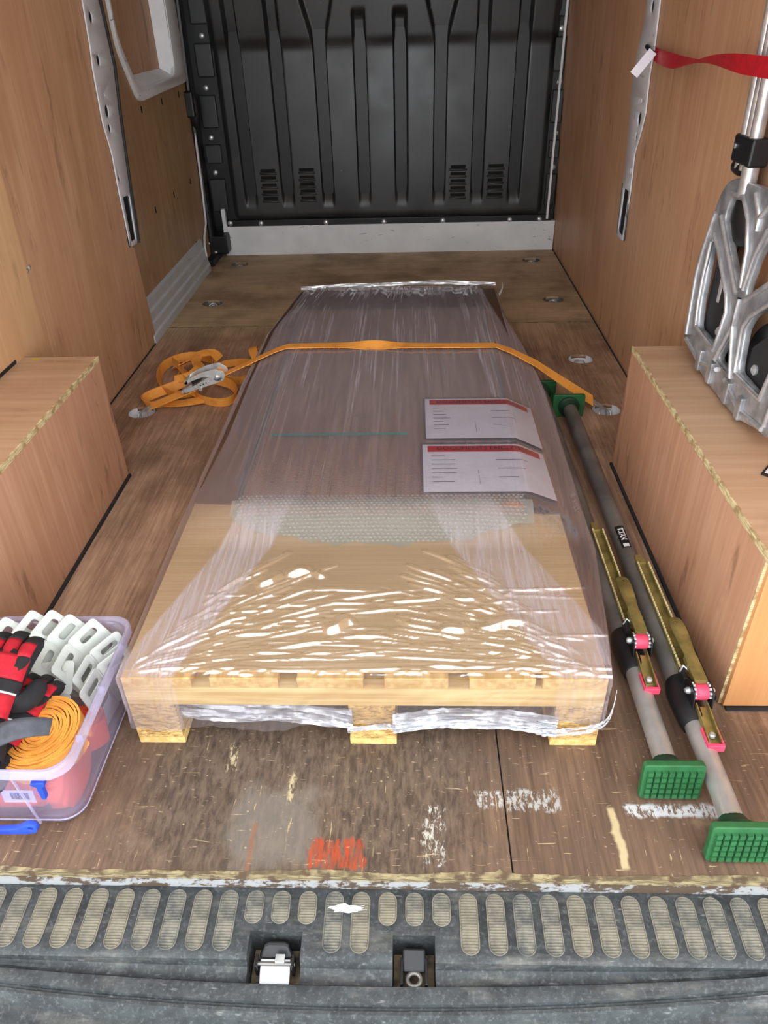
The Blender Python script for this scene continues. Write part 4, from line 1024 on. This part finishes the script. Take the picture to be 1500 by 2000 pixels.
# ------------------------------------------------------------------ telescopic cargo bars with green rubber feet
def foot_pad(nm, par, y, facing, x=0.0):
    s_ = facing   # -1 faces the rear of the van
    hw, z0, z1 = .050, .002, .078; th = .009
    f = MB().prism(rrect(-hw, hw, z0, z1, .007, 4), lambda u, v, w_: (u, w_, v), s_*-.004, s_*th).build('rubber_foot', M['green'], par, bevel=.002)
    f.location = (x, y, 0)
    mb = MB(); nx, nz = 8, 5
    for i in range(nx):
        for j in range(nz):
            cx = -hw+.005+(2*hw-.010)*(i+.5)/nx; cz = z0+.004+(z1-z0-.014)*(j+.5)/nz; a = (2*hw-.010)/nx/2-.0010; b = (z1-z0-.014)/nz/2-.0010
            mb.add([(cx-a, s_*th, cz-b), (cx+a, s_*th, cz-b), (cx+a, s_*th, cz+b), (cx-a, s_*th, cz+b), (cx-a*.85, s_*(th+.005), cz-b*.85), (cx+a*.85, s_*(th+.005), cz-b*.85), (cx+a*.85, s_*(th+.005), cz+b*.85), (cx-a*.85, s_*(th+.005), cz+b*.85)], [(4,5,6,7), (0,1,5,4), (1,2,6,5), (2,3,7,6), (3,0,4,7)])
    mb.build('grip_studs', M['green'], f)
    MB().lathe([(.033, 0), (.033, .006), (.027, .010), (.021, .030)], (0, s_*-.006, .040), frame_from((0, -s_, 0)), 20).build('socket', M['dark_green'], f, 40)
    return f
def cargo_bar(x, y0, y1, label, mech, lab_y, flip):
    e = empty('cargo_bar', (x, (y0+y1)/2, 0)); tag(e, label, 'cargo bar', 'cargo bars lying beside the pallet'); oy = (y0+y1)/2
    Yl = lambda y: y-oy
    zc = .040
    f1 = foot_pad('rubber_foot', e, Yl(y0)+.018, -1); f1.rotation_euler = (math.radians(-6), 0, 0)
    f2 = foot_pad('rubber_foot', e, Yl(y1)-.018, 1)
    for f in (f1, f2):
        pass
    MB().lathe([(.0185, 0), (.0185, mech-y0+.03)], (0, Yl(y0)+.02, zc), frame_from((0, 1, 0)), 20).build('inner_tube', M['tube_light'], e, 40)
    MB().lathe([(.0215, 0), (.0215, y1-mech-.05)], (0, Yl(mech)+.03, zc), frame_from((0, 1, 0)), 20).build('outer_tube', M['tube_dark'], e, 40)
    # black collar
    MB().lathe([(.0225, -.030), (.025, -.022), (.027, .0), (.029, .045), (.025, .07), (.0225, .075)], (0, Yl(mech), zc), frame_from((0, 1, 0)), 20).build('collar', M['black_plastic'], e, 40)
    k = flip; ox = .012
    top = zc+.022
    # gold rack rail with two rows of teeth
    ra, rb = mech+.055, mech+.40
    rail = MB(); rail.prism([(-.013, -.004), (.013, -.004), (.013, .010), (.0105, .010), (.0105, -.001), (-.0105, -.001), (-.0105, .010), (-.013, .010)], lambda u, v, w_: (u+ox, w_, v+top), Yl(ra), Yl(rb)); rail.build('rack_rail', M['gold'], e)
    MB().prism([(-.011, 0), (.011, 0), (.009, .03), (-.009, .03)], lambda u, v, w_: (u+ox, Yl(rb)+v, top+w_), -.003, .004).build('rail_end', M['gold'], e, bevel=.002)
    for s_ in (-1, 1):
        mb = MB(); y = ra+.01
        while y < rb-.006:
            mb.obox((ox+s_*.0118, Yl(y), top+.0115), (.0034, .0058, .005)); y += .0088
        o = mb.build('rack_teeth', M['gold_bright'], e, bevel=.0008); o['kind'] = 'stuff'
    # ratchet pivot: side cheeks, studs, pink grip
    piv = mech+.012; zt = top+.018
    for s_ in (-1, 1):
        MB().prism(rounded([(-.026, -.016), (.020, -.016), (.030, .004), (.012, .020), (-.018, .018)], .006), lambda u, v, w_: (ox+w_, Yl(piv)+u, zt+v), s_*.0165-.0012, s_*.0165+.0012).build('cheek_plate', M['black_plastic'], e, bevel=.0006)
        MB().lathe([(.0065, 0), (.0065, .004), (.004, .008)], (ox+s_*.0178, Yl(piv)+.002, zt+.004), frame_from((s_, 0, 0), (0, 1, 0)), 12).build('stud', M['zinc'], e, 40)
        mb = MB()
        for q in range(6): mb.lathe([(.0028, -.0018), (.0028, .0018)], (ox+s_*.0135, Yl(piv)+.014*math.sin(q*.55-1.6), zt+.004+.014*math.cos(q*.55-1.6)), frame_from((1, 0, 0), (0, 1, 0)), 8)
        mb.build('pivot_teeth', M['zinc'], e)
    MB().lathe([(.0135, -.012), (.0145, -.010), (.0145, .010), (.0135, .012)], (ox, Yl(piv), zt+.003), frame_from((1, 0, 0), (0, 1, 0)), 20).build('pink_hub', M['pink'], e, 40)
    # lever handle, blade shaped, pointing away from the rear
    mb = MB(); prof = [(.0, .0125), (.03, .0115), (.07, .0105), (.11, .0135), (.145, .0150), (.165, .0125), (.172, .006)]
    out = [(w_, s) for s, w_ in prof]+[(-w_, s) for s, w_ in prof[::-1]]
    hz = lambda v: zt+.014+.0015*math.sin(v*18)
    me = plate([rounded(out, .006), ellipse(0, .024, .0035, .0035, 10), ellipse(0, .158, .003, .003, 10)], .004, lambda u, v, w_: (ox+u+.004, Yl(piv)+.008+v, hz(v)+w_), bevel=.0012)
    finish('lever', me, M['gold'], e, 40)
    MB().prism([(-.012, -.006), (-.0095, -.006), (-.0095, .002), (.0095, .002), (.0095, -.006), (.012, -.006), (.012, .004), (-.012, .004)], lambda u, v, w_: (ox+u+.004, w_, v+hz(.03)-.002), Yl(piv)+.012, Yl(piv)+.075).build('lever_stem', M['gold'], e, bevel=.0008)
    # pawl clamp at the rack
    MB().obox((ox-.014, Yl(piv)+.045, zt-.004), (.010, .03, .014)).build('pawl', M['black_plastic'], e, bevel=.002)
    MB().tube([(ox-.020, Yl(piv)+.05, zt), (ox-.012, Yl(piv)+.06, zt+.006), (ox-.004, Yl(piv)+.05, zt+.004)], .0025, 8).build('spring', M['zinc'], e, 60)
    # lower link and pink shoe on the inner tube
    MB().prism([(-.011, -.002), (.011, -.002), (.011, .010), (.009, .010), (.009, 0), (-.009, 0), (-.009, .010), (-.011, .010)], lambda u, v, w_: (ox+u, Yl(piv)-w_, zc+.024+v-.10*(w_-.02)), .018, .092).build('link', M['gold'], e)
    MB().lathe([(.006, 0), (.006, .004), (.004, .006)], (ox, Yl(piv)-.078, zc+.020), None, 12).build('link_rivet', M['zinc'], e, 40)
    MB().prism([(-.015, -.008), (.015, -.008), (.0145, .006), (.0115, .006), (.0115, -.001), (-.0115, -.001), (-.0115, .006), (-.0145, .006)], lambda u, v, w_: (ox+u, Yl(piv)-w_, zc+.018+v), .062, .102).build('pink_shoe', M['pink'], e, bevel=.001)
    MB().obox((ox, Yl(piv)-.100, zc+.017), (.028, .006, .014)).build('pink_stop', M['pink'], e, bevel=.001)
    # black and white maker's sticker wrapped on the tube
    R = .0222; ang0 = math.radians(100 if flip > 0 else 128)
    def wrap(a, b, dz): return (R+dz)*math.cos(ang0-b/R), Yl(lab_y)+a, zc+(R+dz)*math.sin(ang0-b/R)
    st_ = MB().grid(lambda u, v: wrap(u, v, 0), np.linspace(-.042, .042, 6), np.linspace(-.011, .011, 8)).build('sticker', M['print_black'], e, 60)
    s_ = -1 if flip > 0 else 1
    me = text_mesh('TITAN', .017, lambda a, b, c: wrap(s_*(a)+(.010 if s_ < 0 else -.012), b if s_ < 0 else -b, .0006), 0, .95, .0008)
    finish('sticker_text', me, M['print_white'], e)
    mk = MB().grid(lambda u, v: wrap(u, v, .0006), np.linspace(-.039, -.027, 3) if s_ < 0 else np.linspace(.026, .040, 3), np.linspace(-.006, .007, 4)).build('sticker_mark', M['print_white'], e)
    return e
cargo_bar(.424, .742, 2.255, 'left cargo bar close to the pallet, rear foot on the white tape mark', 1.025, 1.555, -1)
cargo_bar(.497, .634, 2.150, 'right cargo bar beside the wheel arch box, foot at the rear floor edge', .900, 1.405, 1)
# ------------------------------------------------------------------ clear storage tote
TX0, TX1, TY0, TY1, TH = -.792, -.518, .668, 1.012, .172
tc = Vector(((TX0+TX1)/2, (TY0+TY1)/2, 0))
tote = empty('storage_tote', tc); tag(tote, 'clear plastic storage tote with blue catches at the front left', 'box')
hx, hy = (TX1-TX0)/2, (TY1-TY0)/2
def ring(inset, z, r=.035): return [(x, y, z) for x, y in rrect(-hx+inset, hx-inset, -hy+inset, hy-inset, r, 6)]
def shell():
    mb = MB(); rings = [ring(.034, .001, .03), ring(.028, .004, .034), ring(.024, .02, .036), ring(.010, TH-.024, .036), ring(.009, TH-.006, .036)]
    n = len(rings[0]); vs = [q for r_ in rings for q in r_]; fs = []
    for i in range(len(rings)-1):
        for k in range(n): fs.append((i*n+k, i*n+(k+1) % n, (i+1)*n+(k+1) % n, (i+1)*n+k))
    fs.append(tuple(range(n))[::-1]); mb.add(vs, fs)
    o = mb.build('body', M['tote'], tote, 50); s_ = o.modifiers.new('solid', 'SOLIDIFY'); s_.thickness = .0018; s_.offset = -1
    return o
shell()
def rim():
    mb = MB(); prof = [(.009, TH-.018), (.0, TH-.018), (.0, TH-.003), (.002, TH), (.006, TH), (.007, TH-.004), (.0085, TH-.010)]
    rings = [ring(a, z, .036) for a, z in prof]; n = len(rings[0]); vs = [q for r_ in rings for q in r_]; fs = []
    for i in range(len(rings)-1):
        for k in range(n): fs.append((i*n+k, i*n+(k+1) % n, (i+1)*n+(k+1) % n, (i+1)*n+k))
    return mb.add(vs, fs).build('rim', M['tote_rim'], tote, 40)
rim()
for y in (-.10, 0, .10): MB().obox((hx-.007, y, TH*.935), (.010, .002, .014)).build('rim_gusset', M['tote_rim'], tote)
for x in (-.06, .045): MB().prism([(0, TH-.02), (.004, TH-.02), (.018, .01), (.014, .01)], lambda u, v, w_: (x+w_, -hy+.006+u, v), -.001, .001).build('stiffening_rib', M['tote_rim'], tote)
for zz, yy in ((.03, 0),):
    mb = MB(); mb.tube([(x, y, z) for x, y, z in ring(.0205, .022, .036)], .0014, 6, closed=True); mb.build('base_bead', M['tote_rim'], tote, 60)
mb = MB(); mb.box(-.115, .01, -hy-.002, -hy+.006, TH-.045, TH-.026); mb.build('handle_lip', M['tote_rim'], tote, bevel=.003)
# blue catch and swung-down blue handle
ct = MB(); fy = -hy+.003
ct.prism(rounded([(.056, .145), (.078, .147), (.078, .139), (.073, .136), (.071, .106), (.064, .106), (.063, .136), (.056, .139)], .002), lambda u, v, w_: (u+.02, fy+w_, v), -.003, .006); ct.build('blue_catch', M['blue_plastic'], tote, bevel=.001)
hd = MB(); cur = rounded([(-.13, .030), (-.02, .030), (.020, .034), (.034, .044), (.046, .046), (.054, .036), (.050, .024), (.036, .020), (-.13, .012)], .006)
me = plate([cur, ellipse(.042, .034, .004, .004, 10)], .010, lambda u, v, w_: (u+.01, -hy-.006+w_, v+.010), bevel=.002); finish('blue_handle', me, M['blue_plastic'], tote, 40)
lb = MB(); lb.box(.004, .056, -hy+.0150, -hy+.0158, .055, .082); bl = lb.build('barcode_label', M['paper'], tote); bl.rotation_euler = (math.radians(-5), 0, 0)
mb = MB(); rnd = random.Random(1); x = .018
while x < .047:
    w_ = rnd.choice([.0005, .0009, .0014]); mb.box(x, x+w_, -hy+.0146, -hy+.0150, .062, .077); x += w_+rnd.choice([.0006, .001])
mb.build('barcode', M['print_black'], bl)

# ------------------------------------------------------------------ white edge protectors stacked in the tote
PE1 = Vector((.046, .100, .052)).normalized(); PE2 = Vector((.55, .0, -.835)).normalized(); PN = PE2.cross(PE1).normalized(); PE2 = PE1.cross(PN).normalized()
def protector():
    """two slotted flaps meeting at a shallow fold; origin at the lower left corner; u along PE2, v along PE1"""
    e = empty('edge_protector')
    def flap(v0, v1, bend, nm):
        vm = .060
        def fn(u, v, w_):
            dv = v-vm; c_, s_ = math.cos(bend), math.sin(bend)
            return PE2*u+PE1*(vm+dv*c_-w_*s_)+PN*(abs(dv)*abs(s_)+w_*c_)
        out = rounded([(0, v0), (.112, v0), (.112, v1), (0, v1)], .009)
        if v0 == 0: sl = [[(.016, .014), (.030, .014), (.030, .050), (.016, .050)], [(.060, .014), (.076, .014), (.076, .050), (.060, .050)]]
        else: sl = [[(.014, .076), (.029, .076), (.029, .110), (.014, .110)], [(.058, .076), (.074, .076), (.074, .110), (.058, .110)]]
        me = plate([out]+[rounded(q, .0065, 4) for q in sl], .0028, fn, bevel=.0007)
        return finish(nm, me, M['white_plastic'], e, 40)
    flap(0, .0605, math.radians(-16), 'flap'); flap(.0595, .122, math.radians(16), 'flap')
    mb = MB(); mb.tube([PE1*.060+PE2*.006, PE1*.060+PE2*.106], .0028, 8); mb.build('spine', M['white_plastic'], e, 60)
    return e
pr = protector()
PLAB = ['leftmost at the frame edge', 'second from the left', 'third from the left', 'fourth from the left', 'fifth from the left', 'second from the right', 'rightmost against the tote side']
TIPS = [(-.748, .985, .198), (-.706, 1.0, .203), (-.672, 1.001, .206), (-.643, 1.0, .199), (-.606, .998, .198), (-.566, .985, .190), (-.548, .962, .180)]
for i in range(7):
    if i == 0: e = pr
    else:
        e = pr.copy(); scene.collection.objects.link(e)
        for ch in pr.children: share(ch, e)
    tag(e, 'white slotted plastic edge protector in the tote, %s' % PLAB[i], 'edge protector', 'white edge protectors leaning in the tote')
    e.location = Vector(TIPS[i])-PE1*.122
    e.rotation_euler = (0, math.radians([0, 0, 2, 6, 14, 26, 30][i]), math.radians([2, 0, -1, 1, 2, 5, 6][i]))
for i in range(3):
    e = pr.copy(); scene.collection.objects.link(e)
    for ch in pr.children: share(ch, e)
    tag(e, ['lowest white edge protector lying flat in the middle of the tote', 'white edge protector lying between two others in the flat pile', 'top white edge protector of the flat pile beside the glove'][i], 'edge protector', 'white edge protectors leaning in the tote')
    e.location = (-.735+.012*i, .800+.006*i, .056+.014*i); e.rotation_euler = (math.radians(-28), math.radians(-52), math.radians(10+5*i))

# ------------------------------------------------------------------ rolled orange webbing
def roll(nm, loc, r0, r1, w_, label, mat, tilt=(0, 0, 0), turns=7):
    n = turns*26; pts = []; wd = []
    for i in range(n+1):
        a = 2*math.pi*turns*i/n; r = r0+(r1-r0)*i/n+.0008*math.sin(a*3.3); pts.append((r*math.cos(a), r*math.sin(a), .0015*math.sin(a*1.7+i*.02)))
    o = MB().ribbon(pts, Vector((0, 0, 1)), w_, (r1-r0)/turns*.82).build(nm, mat, None, 40); o.location = loc; o.rotation_euler = tilt; tag(o, label, 'webbing roll', 'orange webbing rolls in the tote'); return o
roll('webbing_roll', (-.604, .766, .130), .010, .070, .040, 'coiled orange webbing roll lying under the glove', M['webbing'], (math.radians(6), math.radians(-3), 0), 14)
roll('webbing_roll', (-.582, .850, .052), .012, .036, .050, 'small coral roll against the right side of the tote', M['coral'], (math.radians(-12), 0, 0), 4)
def cloth_bundle(nm, c, h, label):
    us = np.linspace(0, 2*math.pi, 64); mb = MB(); rows = 22; vs = []
    for j in range(rows+1):
        ph = -math.pi/2+math.pi*j/rows
        for k in range(64):
            a = us[k] if k < 63 else us[0]
            cx, sx = math.cos(a), math.sin(a); e_ = .45
            x = math.copysign(abs(cx)**e_, cx)*max(1e-4, math.cos(ph))**.4; y = math.copysign(abs(sx)**e_, sx)*max(1e-4, math.cos(ph))**.4; z = math.sin(ph)
            k_ = 1+.035*math.sin(3*a+5*z)+.03*math.sin(7*a-9*z)
            fold = .025*math.sin(11*z+2.5*math.sin(a*2))
            vs.append((x*h[0]*(k_+fold), y*h[1]*(k_+fold), z*h[2]*(1+.12*math.sin(2*a+1))))
    fs = [(j*64+k, j*64+(k+1) % 64, (j+1)*64+(k+1) % 64, (j+1)*64+k) for j in range(rows) for k in range(64)]
    o = mb.add(vs, fs).build(nm, M['coral'], None, 180); o.location = c; tag(o, label, 'cloth'); return o
cloth_bundle('folded_vest', (-.676, .756, .062), (.084, .060, .052), 'folded coral orange cloth seen through the front of the tote')
cloth_bundle('folded_vest', (-.577, .754, .058), (.021, .056, .050), 'coral orange cloth bundle squeezed in the front right corner of the tote')
# ------------------------------------------------------------------ work gloves
def glove_mesh(name, chains, mat, parent, sub=2):
    """chains: list of [(x,y,z,r),...]; first vertex of every chain is welded to the palm root"""
    verts = []; edges = []; rad = []
    for ch in chains:
        idx = []
        for q in ch:
            if isinstance(q, int): idx.append(q); continue
            verts.append(q[:3]); rad.append(q[3:] if len(q) > 4 else (q[3], q[3])); idx.append(len(verts)-1)
        edges += list(zip(idx[:-1], idx[1:]))
    me = bpy.data.meshes.new(name); me.from_pydata(verts, edges, []); me.update()
    o = bpy.data.objects.new(name, me); scene.collection.objects.link(o)
    sk = o.modifiers.new('skin', 'SKIN'); sk.use_smooth_shade = True
    for i, r in enumerate(rad): me.skin_vertices[0].data[i].radius = (r[0], r[1]); 
    me.skin_vertices[0].data[0].use_root = True
    s_ = o.modifiers.new('sub', 'SUBSURF'); s_.levels = sub; s_.render_levels = sub
    dg = bpy.context.evaluated_depsgraph_get(); m2 = bpy.data.meshes.new_from_object(o.evaluated_get(dg)); bpy.data.objects.remove(o, do_unlink=True)
    m2.shade_smooth(); return finish(name, m2, mat, parent)
def glove(loc, rot, label, scale=1.0, tab=True):
    g = empty('work_glove', loc, rot); tag(g, label, 'glove', 'red and black work gloves on the tote')
    # local: fingers towards +y, palm down, thumb to +x ; back of hand towards +z
    body = glove_mesh('hand_shell', [
        [(0, 0, .0, .030, .022), (0, .028, .002, .040, .023), (0, .055, .003, .042, .022)],
        [2, (-.030, .080, .003, .0135), (-.032, .100, -.004, .012), (-.033, .116, -.016, .0105)],
        [2, (-.010, .086, .004, .0140), (-.010, .110, -.002, .0125), (-.010, .128, -.016, .011)],
        [2, (.012, .086, .004, .0140), (.012, .112, -.002, .0125), (.012, .130, -.015, .011)],
        [2, (.033, .080, .003, .0135), (.035, .104, -.003, .0125), (.036, .122, -.013, .011)],
        [1, (.044, .018, -.006, .016), (.053, .040, -.012, .015), (.054, .064, -.020, .0125)],
        [0, (0, -.022, -.002, .034, .025), (0, -.036, -.003, .037, .027)]], M['black_cloth'], g)
    # red back panels, laid over the shell
    def patch(nm, poly, z, mat, cx=0, k=14.0, par=g, th=.003):
        me = plate([rounded(poly, .006)], th, lambda u, v, w_: (u, v, w_+z-k*(u-cx)**2-.9*max(0, v-.09)**1.3*.5), bevel=.001)
        # subdivide for curvature
        bm = bmesh.new(); bm.from_mesh(me); bmesh.ops.triangulate(bm, faces=bm.faces); bm.to_mesh(me); bm.free(); return finish(nm, me, mat, par, 60)
    def gpatch(nm, x0, x1, y0, y1, zf, mat, th=.003, nx=10, ny=8):
        mb = MB(); mb.grid(lambda u, v: (x0+(x1-x0)*u, y0+(y1-y0)*v, zf(x0+(x1-x0)*u, y0+(y1-y0)*v)), np.linspace(0, 1, nx), np.linspace(0, 1, ny)); o = mb.build(nm, mat, g, 60); s_ = o.modifiers.new('solid', 'SOLIDIFY'); s_.thickness = th; s_.offset = 0; return o
    back = lambda x, y: .0255-9.5*x*x-.10*max(0, y-.06)
    gpatch('red_back', -.042, .042, .046, .082, back, M['red_cloth'])
    gpatch('red_back', -.040, .040, -.004, .026, lambda x, y: .0245-9.5*x*x, M['red_cloth'])
    gpatch('black_knuckle_band', -.043, .043, .029, .045, lambda x, y: .0265-9.5*x*x, M['black_cloth'], .004)
    gpatch('white_piping', -.041, .041, .0265, .0285, lambda x, y: .0268-9.5*x*x, M['print_white'], .003, 10, 3)
    for fx, fl in ((-.031, .098), (-.010, .108), (.012, .110), (.034, .102)):
        gpatch('red_finger_panel', fx-.0095, fx+.0095, .080, fl, lambda x, y, fx=fx: .0185-60*(x-fx)**2-.30*max(0, y-.08), M['red_cloth'], .003, 7, 6)
        gpatch('black_fingertip', fx-.0105, fx+.0105, fl, fl+.016, lambda x, y, fx=fx, fl=fl: .0135-60*(x-fx)**2-.75*(y-fl+.004), M['black_cloth'], .004, 7, 5)
    # cuff, opening and pull tab
    mb = MB(); pr_ = []
    n = 28; vs = []
    for (yy, sx, sz, zz) in ((-.022, .040, .026, -.002), (-.038, .043, .030, -.004), (-.056, .045, .033, -.005), (-.057, .042, .030, -.005), (-.035, .038, .025, -.003)):
        for k in range(n): a = 2*math.pi*k/n; vs.append((sx*math.cos(a), yy+.006*math.cos(2*a), zz+sz*math.sin(a)))
    fs = [(i*n+k, i*n+(k+1) % n, (i+1)*n+(k+1) % n, (i+1)*n+k) for i in range(4) for k in range(n)]
    mb.add(vs, fs).build('cuff', M['black_cloth'], g, 60)
    if tab:
     tb = MB(); tb.grid(lambda u, v: (.040+.062*v, -.030+.030*(u-.5)*(1-.35*v)+.012*v, .020+.010*math.sin(v*3)+.004*u), np.linspace(0, 1, 5), np.linspace(0, 1, 10)); o = tb.build('wrist_tab', M['grey_cloth'], g, 60); s_ = o.modifiers.new('solid', 'SOLIDIFY'); s_.thickness = .004
    bd = MB(); bd.box(-.034, -.008, -.026, -.004, .0245, .0268); b_ = bd.build('badge', M['black_cloth'], g, bevel=.001)
    dm = MB(); dm.prism([(-.021, -.024), (-.012, -.015), (-.021, -.006), (-.030, -.015)], lambda u, v, w_: (u, v, w_), .0268, .0274); dm.build('badge_diamond', M['print_red'], b_)
    g.scale = (scale,)*3; return g
glove((-.682, .752, .192), (math.radians(16), math.radians(4), math.radians(2)), 'red and black work glove on top of the tote, fingers away from the rear', 1.25)
glove((-.668, .744, .142), (math.radians(6), math.radians(4), math.radians(-8)), 'red and black work glove underneath, its cuff towards the rear', 1.1, False)
# ------------------------------------------------------------------ folded aluminium hand truck on the right wheel arch box
HX = .692; AY = 1.533; AZ = .3575
ht = empty('hand_truck', (HX, AY, AZ)); tag(ht, 'folded aluminium hand truck standing on the right wheel arch box', 'hand truck')
def H(u, v, w_): return (-w_, u-AY, v-AZ+.0)
half = [(1.575, .788), (1.697, .782), (1.738, .766), (1.764, .733), (1.776, .698), (1.812, .598), (1.818, .549), (1.800, .405), (1.793, .390), (1.752, .388), (1.660, .364), (1.60, .3595)]
out = half+[(2*AY-y, z) for y, z in half[::-1]]
hA = [(1.697, .742), (1.630, .748), (1.592, .722), (1.562, .672), (1.548, .600), (1.556, .590), (1.712, .700)]
hB = [(1.752, .650), (1.730, .652), (1.690, .628), (1.606, .566), (1.588, .534), (1.604, .448), (1.722, .446), (1.738, .500), (1.741, .556)]
hC = [(1.530, .505), (1.516, .500), (1.470, .424), (1.520, .420), (1.545, .424), (1.590, .428)]
mir = lambda P: [(2*AY-y, z) for y, z in P]
hE = [(1.533, .700), (1.512, .705), (1.500, .66), (1.520, .60), (1.533, .585), (1.546, .60), (1.556, .655), (1.553, .700)]
hC = [(1.533, .512), (1.572, .430), (1.494, .430)]
holes = [rounded(h_, .014, 3) for h_ in (hA, hB, mir(hA), mir(hB), hC)]
finish('toe_plate', plate([rounded(out, .018, 4)]+holes, .016, lambda u, v, w_: H(u, v, w_), bevel=.004, cyc_bevel=2), M['alu_cast'], ht, 40)
# raised ribs around the openings
def ribs(paths):
    for P in paths:
        mb = MB(); mb.tube([H(y, z, .010) for y, z in P], .0055, 8, cap=True); mb.build('rib', M['alu'], ht, 60)
rl = [[(1.757, .700), (1.776, .640), (1.786, .598), (1.793, .549), (1.776, .410)], [(1.722, .700), (1.556, .582)], [(1.741, .658), (1.694, .634), (1.600, .566), (1.580, .534), (1.597, .444)], [(1.747, .640), (1.750, .556), (1.744, .500), (1.730, .446), (1.60, .440)],
      [(1.700, .752), (1.628, .758), (1.582, .725), (1.553, .672), (1.540, .60)], [(1.575, .775), (1.533, .74), (1.533, .715)], [(1.533, .58), (1.533, .52), (1.582, .424), (1.533, .424)], [(1.56, .41), (1.66, .385), (1.77, .40)]]
ribs(rl); ribs([mir(P) for P in rl])
for y in (1.48, 1.585, 1.66, 1.405): MB().obox(H(y, .392, .010), (.014, .022, .05)).build('gusset', M['alu_cast'], ht, bevel=.003)
# black wheel brackets with bolts behind the openings
for s_ in (1, -1):
    P = [(1.745, .600), (1.715, .600), (1.600, .500), (1.598, .440), (1.735, .440), (1.745, .50)]
    if s_ < 0: P = mir(P)
    br_ = MB().prism(P, lambda u, v, w_: H(u, v, w_), -.016, -.011).build('wheel_bracket', M['rubber'], ht, bevel=.002)
    by = 1.640 if s_ > 0 else 2*AY-1.640
    MB().lathe([(.011, 0), (.011, .004), (.006, .008)], H(by, .467, -.011), frame_from((-1, 0, 0), (0, 1, 0)), 12).build('bracket_bolt', M['zinc'], br_, 40)
    wy = 1.66 if s_ > 0 else 2*AY-1.66
    # folded wheel, flat behind the plate
    MB().lathe([(.012, -.012), (.050, -.012), (.056, -.010), (.080, -.013), (.086, -.006), (.086, .006), (.080, .013), (.056, .010), (.050, .012), (.012, .012)], H(wy-.02*s_, .474, -.034), frame_from((-1, 0, 0), (0, 1, 0)), 30).build('wheel', M['black_plastic'], ht, 40)
    # upright: lower black sleeve and tube, dark joint knob behind the upper opening
    ty = 1.700 if s_ > 0 else 2*AY-1.700
    up = lambda z, dx=0: (-.006+.036*(z-.36)*1.05*0+.018+dx*0, ty-AY, z-AZ)
    def tubeh(nm, z0, z1, y, r, mat, xo=.024, n=14): MB().tube([(xo-.030*(z0-.36), y-AY, z0-AZ), (xo-.030*(z1-.36), y-AY, z1-AZ)], r, n).build(nm, mat, ht, 60)
    tubeh('frame_tube', .52, .86, ty-.012*s_, .011, M['alu']); tubeh('sleeve', .585, .64, ty+.012*s_, .017, M['black_plastic'], .03); tubeh('sleeve', .565, .588, ty+.012*s_, .020, M['rubber'], .03)
    MB().lathe([(.001, -.065), (.032, -.055), (.046, -.01), (.044, .03), (.026, .055), (.001, .058)], (.036, ty-.040*s_-AY, .712-AZ), None, 18).build('joint_knob', M['black_plastic'], ht, 50)
    # telescopic handle tubes and collar
    for k in range(3): tubeh('handle_tube', .80, 1.42, ty-(.0+.026*k)*s_+.004*s_, .0115 if k < 2 else .0135, M['alu'], .012)
    MB().obox((.001, ty-.026*s_-AY, .838-AZ), (.040, .098, .052)).build('collar', M['black_plastic'], ht, bevel=.005)
    MB().lathe([(.005, 0), (.005, .002)], (-.0195, ty+.006*s_-AY, .842-AZ), frame_from((-1, 0, 0), (0, 1, 0)), 10).build('collar_screw', M['zinc'], ht)
    tubeh('stub_tube', .755, .82, ty-.052*s_, .017, M['alu'], .012)
    MB().lathe([(.015, -.02), (.017, 0), (.015, .02)], (.004, ty+.010*s_-AY, .800-AZ), frame_from((0, 1, 0)), 14).build('hinge_cap', M['black_plastic'], ht, 50)
MB().tube([(-.020, 1.70-AY, 1.42-AZ), (-.020, 1.69-AY, 1.46-AZ), (-.020, 1.38-AY, 1.46-AZ), (-.020, 1.366-AY, 1.42-AZ)], .013, 12).build('handle_bar', M['black_plastic'], ht, 60)

# ------------------------------------------------------------------ red strap with white tag
rd = empty('red_strap', (.715, 2.62, .97)); tag(rd, 'red webbing strap with white tag hooked on the right pillar strip', 'strap'); so = Vector(rd.location)
P = [(.700, 2.50, .966), (.690, 2.38, .962), (.676, 2.18, .963), (.664, 2.0, .974), (.655, 1.85, .984), (.648, 1.70, .988), (.644, 1.55, .990), (.650, 1.40, .990)]
Pc = catmull(P, 8); m = len(Pc); wd = []
for i in range(m):
    t = i/(m-1); a = math.pi*(max(0, min(1, (t-.12)/.62)))*1.0
    wd.append(Vector((.9*math.sin(a)+.0, 0, math.cos(a)+.0001)))
mb = MB(); mb.ribbon([q-so for q in Pc], wd, .034, .0016); mb.build('webbing', M['red_strap'], rd, 60)
mb = MB(); mb.tube([Vector(q)-so for q in [(.7245, 2.665, .975), (.712, 2.64, .978), (.704, 2.58, .972), (.700, 2.50, .966)]], [.006, .006, .005, .006], 8); mb.build('hook_loop', M['black_cloth'], rd, 60)
mb = MB(); c0 = Vector((.683, 2.46, .975)); ax = Vector((-.044, .01, -.060)).normalized(); sd = Vector((.82, .0, -.57)).normalized()
mb.prism([(0, -.013), (0, .013), (.072, .013), (.072, -.013)], lambda u, v, w_: c0+ax*u+sd*v+Vector((0, w_, 0))-so, 0, .0006); mb.build('white_tag', M['paper'], rd)
# dark-edged white card on the arch box at the frame edge
cd_ = empty('printed_card', (.70, 1.20, .3555)); tag(cd_, 'white printed card with black edge on the right wheel arch box', 'card')
MB().prism([(-.045, .0), (.0, .055), (.05, .02), (.005, -.045)], lambda u, v, w_: (u, v, w_), .0002, .004).build('black_mount', M['black_plastic'], cd_)
MB().prism([(-.038, .002), (.0, .048), (.046, .018), (.006, -.036)], lambda u, v, w_: (u, v, w_), .004, .0046).build('card_face', M['paper'], cd_)
